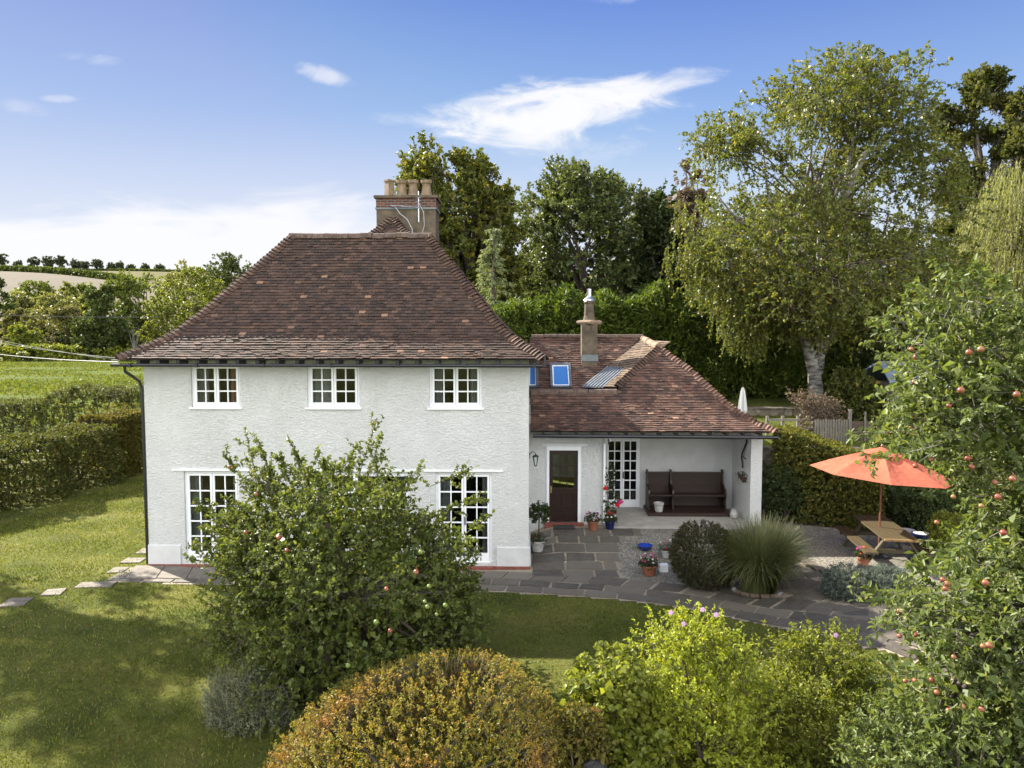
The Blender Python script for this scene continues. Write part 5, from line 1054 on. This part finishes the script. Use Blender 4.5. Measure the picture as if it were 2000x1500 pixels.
    for nm, lb, px, py, r_, h, mt in (('tub', 'dark blue tub behind the picnic table', 1798, 1068, .21, .34, 'navypot'), ('flower_pot', 'pale empty pot behind the far end of the picnic table', 1770, 1058, .20, .30, 'stonepot')):
        p = PZ(px, py, .35); p[2] = gz(p[0], p[1]) + .02; t = thing(nm, p, lb, 'flower pot'); MB().lathe(p, pot_prof(r_, h), 20).build('pot', MT[mt], t); MB().lathe(p + [0, 0, h * .9], [(r_ * .9, 0), (r_ * .9, .03)], 18).build('soil', MT['stonepot'], t)
    hedge('hedge', 'clipped hedge with variegated top right of the porch', [(7.35, 21.4, 2.55), (8.4, 21.0, 2.35), (9.3, 20.6, 2.0), (10.1, 20.2, 1.65)], 1.5, 'L_privet', 3200, 11, .07, .55, (.15, .3), bulge=.16, seed=71, six=True)
    shrub('evergreen_shrub', 'dark evergreen shrub behind the picnic table', [(955, 1740, 1850), (985, 1725, 1880), (1020, 1735, 1890), (1065, 1760, 1880)], 19.6, 'L_dark', 900, 11, .08, .5, .7, (.2, .4), 73, .3, inner=120)
    shrub('evergreen_shrub', 'olive yellow shrub at the right end of the picnic table', [(1000, 1835, 1870), (1025, 1815, 1890), (1060, 1808, 1900), (1100, 1815, 1900)], 16.6, 'L_olive', 700, 11, .06, .5, .8, (.15, .35), 75, .3, inner=80)
    shrub('rounded_shrub', 'large rounded pale green shrub behind the orange parasol', [(775, 1755, 1830), (800, 1725, 1870), (840, 1700, 1900), (890, 1690, 1920), (950, 1700, 1930), (1010, 1720, 1930)], 20.8, 'L_apple2', 2600, 12, .085, .5, .7, (.2, .45), 77, .4, inner=350)
    shrub('leafy_shrub', 'dark leafy shrub low beside the porch pier and the hedge', [(905, 1500, 1530), (930, 1490, 1560), (970, 1490, 1580), (1010, 1500, 1580)], 20.6, 'L_dark', 500, 11, .07, .5, .8, (.15, .35), 79, .3, inner=60)
    # walls and fences at the upper terrace
    m = MB(); m.box(6.95, 13, 22.2, 22.55, .2, 2.30); tag(m.build('retaining_wall', MT['rubble'], loc=(8, 22.4, .3)), 'rough stone retaining wall behind the clipped hedge', 'wall')
    m = MB(); q0, q1 = PY(1452, 799, 26.5), PY(1585, 799, 26.5); m.box(q0[0], q1[0], 26.5, 26.8, 2.2, q0[2]); m.box(q0[0] - .03, q1[0] + .03, 26.46, 26.84, q0[2] + .002, q0[2] + .06); tag(m.build('garden_wall', MT['rubble'], loc=((q0[0] + q1[0]) / 2, 26.6, 2.6)), 'low stone garden wall behind the porch roof under the birch', 'wall')
    q0, q1 = PY(1500, 820, 23.6), PY(1590, 822, 23.6); t = thing('post_fence', ((q0[0] + q1[0]) / 2, 23.6, 2.3), 'grey two rail wooden fence left of the birch trunk', 'fence'); m = MB()
    for z in (q0[2], q0[2] - .28): m.bar((q0[0], 23.6, z), (q1[0], 23.6, z), .05, .07)
    m.build('rail', MT['greywood'], t)
    for k in range(4): x = q0[0] + (q1[0] - q0[0]) * k / 3; MB().box(x - .04, x + .04, 23.63, 23.71, 2.0, q0[2] + .12).build('post', MT['greywood'], t)
    q0, q1 = PY(1592, 818, 23.0), PY(1656, 816, 22.9); t = thing('picket_fence', ((q0[0] + q1[0]) / 2, 23, 2.2), 'grey picket fence between the birch and the brown panel', 'fence')
    n = 13
    for k in range(n):
        x = q0[0] + (q1[0] - q0[0]) * k / (n - 1); z1 = q0[2] + rng.normal(0, .015); MB().poly((x - .03, 22.95, 1.9), (x + .03, 22.95, 1.9), (x + .03, 22.95, z1 - .05), (x, 22.95, z1), (x - .03, 22.95, z1 - .05)).poly((x - .03, 22.97, 1.9), (x - .03, 22.97, z1 - .05), (x, 22.97, z1), (x + .03, 22.97, z1 - .05), (x + .03, 22.97, 1.9)).poly((x + .03, 22.95, 1.9), (x + .03, 22.97, 1.9), (x + .03, 22.97, z1 - .05), (x + .03, 22.95, z1 - .05)).build('picket', MT['greywood'], t)
    MB().box(q0[0], q1[0], 22.975, 23.02, 2.15, 2.22).box(q0[0], q1[0], 22.975, 23.02, q0[2] - .25, q0[2] - .18).build('rail', MT['greywood'], t)
    q0, q1 = PY(1658, 801, 23.4), PY(1722, 802, 23.4); t = thing('panel_fence', ((q0[0] + q1[0]) / 2, 23.4, 2.3), 'dark brown fence panel with a post under the tall trees', 'fence'); m = MB()
    for k in range(6): m.box(q0[0] + .1, q1[0], 23.4 + (k % 2) * .012, 23.43 + (k % 2) * .012, 2.1 + k * .15, 2.245 + k * .15)
    m.build('panel', MT['brownwood'], t); MB().box(q0[0], q0[0] + .095, 23.38, 23.48, 2.0, q0[2] + .03).build('post', MT['greywood'], t); MB().box((q0[0] + q1[0]) / 2 - .02, (q0[0] + q1[0]) / 2 + .03, 23.37, 23.398, 2.1, q0[2] - .05).build('batten', MT['greywood'], t)
    p = PY(1450, 800, 25.4); t = thing('closed_parasol', (p[0], 25.4, 2.4), 'folded pale garden parasol behind the porch roof', 'parasol')
    MB().tube([(p[0], 25.4, 2.4), (p[0], 25.4, p[2] + .82)], .02, 8).build('pole', MT['teak'], t); zt = p[2] + .78; m = MB(); n = 16; prev = None
    for r_, z in ((.03, 0), (.07, -.15), (.11, -.45), (.145, -.82), (.10, -.92)):
        ring = [(p[0] + (r_ * (1 + .22 * (-1) ** k)) * math.cos(k * 2 * math.pi / n), 25.4 + (r_ * (1 + .22 * (-1) ** k)) * math.sin(k * 2 * math.pi / n), zt + z) for k in range(n)]
        if prev: [m.poly(prev[k], prev[(k + 1) % n], ring[(k + 1) % n], ring[k]) for k in range(n)]
        prev = ring
    m.build('canopy', MT['cloth'], t)
    # shed among the trees
    a, b = PY(1738, 748, 24), PY(1990, 748, 24); t = thing('garden_shed', ((a[0] + b[0]) / 2, 25, 2.4), 'garden shed with blue grey slate roof half hidden behind the big apple tree', 'shed'); za = a[2]
    MB().box(a[0] + .25, b[0], 24.3, 26.6, 2.0, za - .05).build('wall', MT['shedwood'], t); MB().hexa([(a[0], 24, za - .03), (b[0], 24, za - .03), (b[0], 25.45, za + .62), (a[0] + .3, 25.45, za + .62), (a[0], 24, za + .03), (b[0], 24, za + .03), (b[0], 25.45, za + .68), (a[0] + .3, 25.45, za + .68)]).hexa([(a[0] + .3, 25.452, za + .62), (b[0], 25.452, za + .62), (b[0], 26.9, za - .03), (a[0], 26.9, za - .03), (a[0] + .3, 25.452, za + .68), (b[0], 25.452, za + .68), (b[0], 26.9, za + .03), (a[0], 26.9, za + .03)]).build('roof', MT['slate'], t)
    shrub('smoke_bush', 'purple brown airy shrub at the foot of the birch', [(758, 1535, 1560), (785, 1545, 1640), (815, 1550, 1650), (845, 1560, 1650)], 23.8, 'L_purple', 420, 12, .07, .6, .7, (.3, .6), 81, .5, inner=0)
    shrub('laurel', 'bright leaved shrub right of the birch trunk', [(720, 1640, 1680), (750, 1620, 1710), (790, 1615, 1720), (830, 1625, 1700)], 25.0, 'L_hedge', 600, 11, .12, .5, .8, (.3, .6), 83, .4, inner=60)
    shrub('laurel', 'dark broad shrub between the birch and the garden shed', [(690, 1700, 1780), (720, 1670, 1840), (770, 1660, 1880), (820, 1680, 1880)], 28.0, 'L_dark', 900, 11, .14, .5, .8, (.3, .7), 85, .4, inner=100)
right_beds()

# ------------------------------------------------------------------ tall trees
def tall_trees():
    # silver birch with hanging outer twigs
    y = 27.0; b = PY(1597, 800, y); rows = [(98, 1625, 1660), (130, 1590, 1700), (160, 1480, 1770), (200, 1400, 1790), (260, 1365, 1820), (330, 1352, 1860), (400, 1335, 1885), (470, 1318, 1895), (540, 1340, 1880), (600, 1420, 1830), (640, 1470, 1740)]
    root = thing('silver_birch', (b[0], y, gz(b[0], y)), 'tall silver birch with pale trunk and drooping yellow green leaves', 'tree'); e = Envelope(rows, y, .85)
    n = 5200; O, G = e.clumped(n, 180, 1.4, .30, 91, .75, -.22, .8); T = unit(G * .7 + [0, 0, .35] + rand_unit(n) * .5); L = rng.uniform(.6, 1.3, n); c = Crown()
    c.twigs(O - T * (L * .7)[:, None], T, L, 16, .118, .62, .35, False, twr=.010, hang=.3)
    hang_rows = [(rows[3:10] + [(640, 1400, 1520)], 18, 91), ([(540, 1385, 1500), (600, 1395, 1510), (660, 1425, 1495), (700, 1440, 1485)], 10, 92), ([(520, 1640, 1880), (590, 1640, 1860), (650, 1650, 1800)], 14, 93), ([(400, 1318, 1400), (480, 1312, 1420), (540, 1325, 1420)], 8, 94)]
    for rw, m_, sd_ in hang_rows:
        e2 = Envelope(rw, y, .8); k = m_ * 38; O2, G2 = e2.clumped(k, m_, 1.0, .55, sd_, .75, -.6, .7); T2 = unit(rand_unit(k) * .25 + [0, 0, -1]); L2 = rng.uniform(.5, 1.3, k); c.twigs(O2 + [0, 0, .3], T2, L2, 19, .10, .62, 0, False, start=.05, twr=.005, hang=.5)
    c.build(root, 'L_birch')
    m = MB(); g = gz(b[0], y); K = lambda px, py, dy=0: PY(px, py, y + dy)
    m.tube([(b[0], y, g - .2), K(1594, 770), K(1590, 725), K(1575, 670), K(1555, 630)], [.36, .29, .235, .19, .15], 12)
    m.tube([K(1597, 730, .1), K(1603, 690, .2), K(1602, 640, .3), K(1598, 560, .4), K(1602, 440, .4), K(1612, 330, .2)], [.20, .16, .13, .11, .09, .05], 10)
    m.tube([K(1555, 630), K(1530, 585, -.3), K(1525, 470, -.6), K(1500, 380, -.5), K(1485, 250, -.3)], [.145, .11, .08, .05, .02], 9)
    m.tube([K(1606, 690, .2), K(1645, 618, -.4), K(1680, 560, -.8)], [.15, .11, .05], 8); m.tube([K(1603, 470, .2), K(1650, 380, -1.2), K(1690, 300, -1.6), K(1735, 275, -1.8)], [.13, .12, .10, .04], 8); m.tube([K(1650, 380, -1.2), K(1655, 330, -1), K(1675, 230, -.8)], [.10, .08, .03], 8)
    m.tube([K(1598, 560, .4), K(1560, 470, 1), K(1590, 250, 1)], [.12, .09, .03], 8); m.tube([K(1525, 470, -.6), K(1440, 430, -1.2), K(1400, 380, -1.4)], [.1, .06, .02], 7)
    m.build('trunk', MT['birchbark'], root, smooth=True); m = MB(); idx = rng.choice(n, 70, False)
    for q in O[idx]:
        s = K(1602, 440, .4) if q[2] > 9 else K(1600, 560, .4)
        limbs(m, s + rng.normal(0, .4, 3), [q], .05, 5)
    m.build('limbs', MT['bark'], root)
    # weeping willow
    y = 30.0; b = PY(2040, 800, y); rows = [(320, 1960, 2060), (380, 1910, 2120), (440, 1880, 2170), (500, 1868, 2200), (560, 1862, 2200), (620, 1870, 2200), (680, 1880, 2180)]; root = thing('weeping_willow', (b[0], y, gz(b[0], y)), 'weeping willow with pale hanging strands at the right edge', 'tree'); e = Envelope(rows, y, .8)
    k = 3200; O, G = e.sample(k, .4, 95, .9, -.4, .6); T = unit(G * .28 * [1, 1, 0] + rand_unit(k) * .12 + [0, 0, -1]); L = rng.uniform(.8, 2.2, k); c = Crown(); c.twigs(O + [0, 0, .3], T, L, 34, .13, .16, 0, False, start=.02, twr=.006, hang=.9, spread=.55); c.build(root, 'L_willow')
    m = MB(); g = gz(b[0], y); m.tube([(b[0], y, g - .2), (b[0], y, g + 2), (b[0] + .1, y, e.z[0] * .5 + e.z[-1] * .5)], [.4, .3, .2], 10); limbs(m, (b[0] + .1, y, e.z[0] * .5 + e.z[-1] * .5), O[rng.choice(k, 24, False)], .09); m.build('trunk', MT['bark'], root)
    T_ = lambda name, label, rows, y, mat, n, per, leaf, **kw: tree(name, label, 'tree', rows, y, (*(PY((rows[-1][1] + rows[-1][2]) / 2, 700, y)[:2]), NAN), mat, n=n, per=per, leaf=leaf, group=None, **{**dict(tl=(.5, 1.2), wid=.7, trunk=.3, nl=26, twr=.02, inner=260, cs=.6, cut=-.25, droop=.12), **kw})
    T_('maple', 'dark broad maple with yellowing top behind the big chimney', [(278, 850, 880), (300, 810, 940), (330, 788, 985), (370, 780, 1000), (430, 790, 1008), (500, 830, 1012), (580, 860, 1015), (660, 880, 1010)], 40, 'L_maple', 4200, 18, .185, seed=101, out=.9)
    T_('ash_tree', 'rounded ash tree in the row behind the porch wing', [(316, 1120, 1180), (345, 1060, 1220), (385, 1030, 1245), (440, 1015, 1265), (510, 1005, 1275), (600, 1010, 1275), (680, 1030, 1260)], 44, 'L_ash', 4600, 18, .17, seed=103)
    T_('dark_tree', 'dark evergreen tree between the ash and the birch', [(345, 1290, 1310), (385, 1265, 1350), (430, 1245, 1370), (520, 1240, 1390), (600, 1240, 1400), (690, 1250, 1400)], 42, 'L_dark', 3000, 18, .17, seed=105)
    T_('lime_tree', 'lighter green tree showing between the maple and the ash', [(400, 975, 1030), (440, 960, 1060), (500, 950, 1080), (600, 950, 1090), (690, 960, 1090)], 50, 'L_hedge', 1300, 16, .19, seed=115)
    T_('lime_tree', 'light green tree behind the dark evergreen left of the birch', [(380, 1240, 1290), (420, 1215, 1330), (500, 1205, 1350), (600, 1210, 1360), (690, 1220, 1360)], 52, 'L_hedge', 1300, 16, .19, seed=117)
    T_('purple_tree', 'small tree with dark purple crown peeping out left of the birch', [(315, 1335, 1350), (345, 1325, 1365), (400, 1320, 1380), (470, 1325, 1380)], 38, 'L_purple', 420, 14, .16, seed=107, inner=20)
    T_('oak_tree', 'dark oak filling the gap behind the birch', [(400, 1420, 1640), (470, 1380, 1760), (560, 1370, 1860), (660, 1380, 1900), (760, 1400, 1900)], 38, 'L_oak', 3400, 16, .2, seed=109)
    T_('plane_tree', 'loose tree behind the right shoulder of the birch', [(145, 1890, 1940), (175, 1840, 1975), (215, 1825, 1985), (270, 1830, 1985), (330, 1835, 1985), (400, 1835, 1980), (480, 1835, 1980), (620, 1830, 1980)], 36, 'L_hedge', 2400, 16, .17, seed=111, cut=-.7, inner=60)
    T_('poplar', 'tree at the far right edge behind the willow', [(180, 1990, 2030), (240, 1970, 2060), (320, 1960, 2090), (420, 1950, 2100), (560, 1950, 2100), (700, 1960, 2080)], 33, 'L_hedge', 2200, 14, .16, seed=113, inner=80)
    # slim drooping cedar
    y = 33.5; b = PY(962, 640, y); root = thing('cedar', (b[0], y, gz(b[0], y)), 'slim pale green cedar with a nodding tip above the conifer hedge', 'tree'); zt = PY(962, 440, y)[2]; zb = gz(b[0], y); c = Crown(); m = MB(); m.tube([(b[0], y, zb - .1), (b[0], y, (zb + zt) / 2), (b[0] + .1, y, zt - .5), (b[0] + .45, y, zt)], [.16, .11, .04, .015], 8)
    for z in np.arange(zb + 1.5, zt - .1, .22):
        f = (zt - z) / (zt - zb); k = 5; a = rng.uniform(0, 6.28, k); Lb = (.25 + 2.1 * f) * rng.uniform(.7, 1.15, k); d = np.stack([np.cos(a), np.sin(a), np.full(k, .25)], 1); O = np.repeat(np.array([[b[0], y, z]]), k, 0); c.twigs(O, unit(d), Lb, 42, .20, .22, .30, False, start=.1, twr=.02, hang=.45, spread=.6)
    c.build(root, 'L_cedar', 'crown'); m.build('trunk', MT['bark'], root)
    # conifer hedge
    pts = [(*PY(px, 600, 31.5)[:2], hgt) for px, hgt in ((860, 4.4), (960, 4.9), (1060, 5.2), (1200, 5.0), (1330, 5.0), (1450, 4.7), (1560, 4.4), (1640, 4.2))]
    hedge('conifer_hedge', 'long tall bright green conifer hedge with feathery tips behind the porch wing', pts, 2.4, 'L_cypress', 5200, 16, .24, .26, (.5, 1.1), bulge=.4, seed=121, upb=1.0, stalks=420, twr=.012)
    # unseen neighbour whose dappled shade falls on the left lawn
    tree('ash_tree', 'tall ash tree just outside the left edge of the garden, throwing dappled shade', 'tree', [(10, -270, -200), (100, -350, -130), (220, -390, -110), (350, -390, -105), (480, -380, -105), (600, -350, -105), (690, -330, -120)], 21.0, (-19.9, 21.2, NAN), 'L_ash', n=1350, per=13, leaf=.15, clumps=120, crad=.75, wid=.6, tl=(.5, 1.1), trunk=.25, seed=131, cut=-.05, cs=.9, nl=24, inner=0, depth=1.0)
tall_trees()

# ------------------------------------------------------------------ left: hedges, fields, far woods
def left_side():
    hedge('hedge', 'clipped field hedge running along the left lawn', [(*PZ(-340, 1085, 0)[:2], 1.9), (*PZ(-60, 1000, 0)[:2], 1.95), (*PZ(20, 985, 0)[:2], 2.05), (*PZ(100, 958, 0)[:2], 2.15), (*PZ(190, 938, 0)[:2], 2.10)], 2.2, 'L_hedge', 5600, 13, .085, .55, (.2, .45), bulge=.5, seed=141, stalks=50)
    hedge('hedge', 'orange tinted beech hedge next to the house corner', [(*PZ(185, 936, 0)[:2], 2.45), (*PZ(240, 925, 0)[:2], 2.5), (*PZ(330, 915, 0)[:2], 2.5)], 1.7, 'L_beech', 3200, 13, .085, .55, (.2, .45), bulge=.35, seed=143, stalks=45)
    hedge('hedge', 'untrimmed scrubby hedge between the clipped hedge and the paddock', [(*PY(-420, 800, 37)[:2], 2.0), (*PY(-80, 800, 38)[:2], 2.0), (*PY(60, 800, 38)[:2], 2.2), (*PY(160, 800, 39)[:2], 2.9), (*PY(230, 800, 39)[:2], 3.0), (*PY(340, 800, 40)[:2], 3.0)], 2.6, 'L_hedge2', 4200, 12, .13, .5, (.3, .7), bulge=.45, seed=145, stalks=70)
    F = lambda label, rows, y, mat, n=420, leaf=.5, cat='tree', name='tree', **kw: tree(name, label, cat, rows, y, (*(PY((rows[-1][1] + rows[-1][2]) / 2, rows[-1][0], y)[:2]), NAN), mat, n=int(n * 2.2), per=17, leaf=leaf, group='trees of the far wood on the left', **{**dict(tl=(1.0, 2.4), wid=.7, trunk=.5, nl=12, twr=.06, inner=140, cs=.2, cut=-.3, depth=.8, six=False), **kw})
    F('big sunlit broadleaf tree nearest the roof slope', [(525, 255, 300), (540, 225, 330), (565, 208, 345), (600, 205, 350), (640, 215, 345), (690, 230, 335)], 215, 'F_green', 700)
    F('bright yellow green tree touching the roof edge', [(525, 365, 400), (550, 310, 440), (600, 285, 450), (650, 280, 440), (700, 290, 430)], 190, 'F_bright', 640)
    F('dark topped tree standing highest beside the roof', [(498, 440, 475), (512, 410, 500), (540, 385, 520), (600, 380, 530)], 235, 'F_dark', 420)
    F('pale tree between the two tallest trees by the roof', [(512, 345, 375), (530, 320, 415), (570, 315, 430), (640, 320, 430)], 240, 'F_pale', 420)
    F('upright dark green tree with jagged left edge', [(560, 185, 215), (585, 165, 240), (620, 155, 250), (660, 152, 255), (692, 160, 250)], 178, 'F_dark', 620, upb=.9)
    F('rounded green tree below the pale field, second clump from the left', [(549, 50, 75), (562, 30, 100), (585, 20, 112), (620, 25, 110)], 250, 'F_green', 420)
    F('pale grey green willow in the middle of the wood', [(572, 110, 150), (590, 70, 165), (615, 55, 170), (650, 60, 165)], 225, 'F_pale', 440)
    F('small tree sticking up against the stubble field', [(552, 130, 140), (564, 120, 150), (585, 115, 160), (620, 115, 165)], 260, 'F_bright', 260)
    F('low round tree right of the small upright one', [(556, 150, 168), (572, 140, 195), (600, 138, 200)], 265, 'F_green', 260)
    F('brown tinged thorn tree in front of the wood', [(595, 75, 140), (620, 50, 158), (650, 45, 165), (690, 55, 160)], 195, 'F_brown', 520)
    F('dark thicket at the left edge of the view', [(545, -20, 8), (575, -30, 22), (610, -40, 28), (650, -40, 25), (680, -30, 20)], 215, 'F_dark', 420)
    F('pale bush at the left behind the reddish bush', [(568, 20, 50), (585, 10, 62), (610, 8, 66), (640, 12, 62)], 235, 'F_pale', 280)
    F('reddish bush near the left edge', [(605, 25, 42), (620, 14, 50), (645, 10, 55), (670, 14, 54)], 200, 'F_brown', 240, cat='bush', name='bush')
    F('bright lime coloured round bush low at the left', [(634, 38, 58), (645, 25, 72), (665, 18, 80), (690, 22, 78)], 182, 'F_bright', 340, cat='bush', name='bush')
    F('dark shaded thicket at the foot of the wood', [(625, 150, 300), (650, 80, 330), (680, 60, 340), (700, 60, 340)], 205, 'F_dark', 600, name='thicket', cat='thicket')
    hedge('scrub_hedge', 'yellow green bramble hedge along the far side of the paddock', [(*PY(-260, 700, 172)[:2], 3.0), (*PY(-30, 700, 172)[:2], 2.5), (*PY(60, 700, 172)[:2], 3.2), (*PY(120, 700, 174)[:2], 3.4), (*PY(190, 700, 176)[:2], 2.6), (*PY(300, 700, 178)[:2], 2.2)], 6, 'F_bright', 900, 12, .7, .7, (.6, 1.4), bulge=.5, seed=161)
    # bare grey tree
    b = PY(262, 690, 176); root = thing('bare_tree', (b[0], b[1], gz(b[0], b[1])), 'leafless grey tree in front of the wood near the eaves', 'tree'); m = MB(); g = gz(b[0], b[1])
    m.tube([(b[0], 176, g), (b[0] + .1, 176, g + 3)], [.25, .18], 6)
    for dx, hz in ((-1.2, 7.5), (.2, 9.0), (1.5, 7.0), (2.3, 5.2), (-.4, 8.0), (.9, 8.6)):
        q = np.array([b[0] + dx, 176 + rng.normal(0, .6), g + hz]); f = np.array([b[0] + .1, 176, g + rng.uniform(2, 3.2)]); m.tube([f, f + (q - f) * .5 + [dx * .12, 0, -.2], q], [.12, .07, .03], 5)
    m.build('branches', MT['greytwig'], root)
    # skyline trees on the hill
    sky = [(4, 500, 22, 'broad oak on the skyline at the left edge'), (36, 512, 18, 'thin see-through tree on the skyline second from the left'), (67, 506, 24, 'dense round tree on the skyline'), (95, 506, 24, 'pointed crowned tree on the skyline'), (120, 505, 20, 'tallest slim tree on the skyline'), (148, 512, 22, 'low wide tree in the middle of the skyline row'), (166, 514, 12, 'narrow tree filling a gap of the skyline row'), (191, 511, 20, 'tree with domed top on the skyline'), (217, 517, 14, 'spreading tree near the right end of the skyline row'), (234, 515, 12, 'thin pointed tree at the right end of the skyline row'), (256, 520, 12, 'small fir tree above the wood'), (283, 520, 14, 'small tree behind the big sunlit tree on the skyline'), (312, 519, 16, 'flat topped tree behind the wood on the skyline')]
    Y = 742
    for i, (px, top, w, lb) in enumerate(sky):
        b = PY(px, 532, Y); g = gz(b[0], Y); gpy = 532
        # keep the height in pixels, stand the tree on the hill
        zt = PY(px, top, Y)[2]; h = (zt - PY(px, 533, Y)[2]) * 1.25; root = thing('skyline_tree', (b[0], Y, g), lb, 'tree', 'trees on the far hilltop'); wd = w / FPX * Y / 2; n = 70; c = Crown()
        O = rand_unit(n) * rng.random((n, 1)) ** .4 * [wd * .9, wd * .9, h * .33] + [b[0], Y, g + h * .62]; c.twigs(O, rand_unit(n), rng.uniform(1.2, 2.6, n), 9, 1.9, .8, 0, False, tubes=False); c.build(root, 'F_ridge')
        MB().tube([(b[0], Y, g - .5), (b[0] + rng.normal(0, .4), Y, g + h * .45), (b[0], Y, g + h * .8)], [.6, .45, .2], 6).build('trunk', MT['bark'], root)
    hedge('hilltop_hedge', 'dark hedge along the hilltop below the skyline trees', [(*PY(px, 530, 735)[:2], 2.2) for px in (-30, 60, 150, 260, 420)], 4, 'F_dark', 900, 8, 2.0, .8, (1, 2), bulge=.5, seed=171, twr=.1)
    hp = []
    for px in np.linspace(-40, 225, 9):
        u = (px - 1000) / FPX - .02; yv = (640 - .72 * 620) / (1 + 620 * 0) if False else None
        # crossing of the sight line with the field boundary
        yb = 640 - ((px - 1000) / FPX - math.tan(YAW) + .72) * 620; hp.append((yb * ((px - 1000) / FPX - math.tan(YAW)), yb, 4.2))
    hedge('field_hedge', 'dark hedgerow slanting across the hill between the two fields', hp, 5, 'F_dark', 1300, 8, 1.7, .8, (1, 2), bulge=.6, seed=173, twr=.1)
    # overhead cables from the eaves
    ends = [(0, 661, 36, 236, 704, 'cable', .006, 'thin grey cable running highest to the eaves corner'), (0, 668, 34, 236, 700, 'cable', .006, 'grey cable second from the top at the eaves corner'), (-20, 684, 30, 232, 707, 'whitecable', .011, 'thick white cable to the eaves corner'), (0, 617, 60, 310, 619, 'cable', .02, 'dark overhead line crossing the wood')]
    for px, py, d0, qx, qy, mt, r_, lb in ends:
        a, b = PY(px - 60, py - (4 if mt != 'cable' or d0 > 50 else 12), d0), PY(qx, qy, 16.95 if d0 < 50 else 62.0); pts = [a + (b - a) * t - np.array([0, 0, .10 if d0 < 50 else .1]) * 4 * t * (1 - t) for t in np.linspace(0, 1, 12)]
        tag(MB().tube(pts, r_, 5).build('overhead_cable', MT[mt], loc=b), lb, 'cable', 'overhead cables on the left')
left_side()
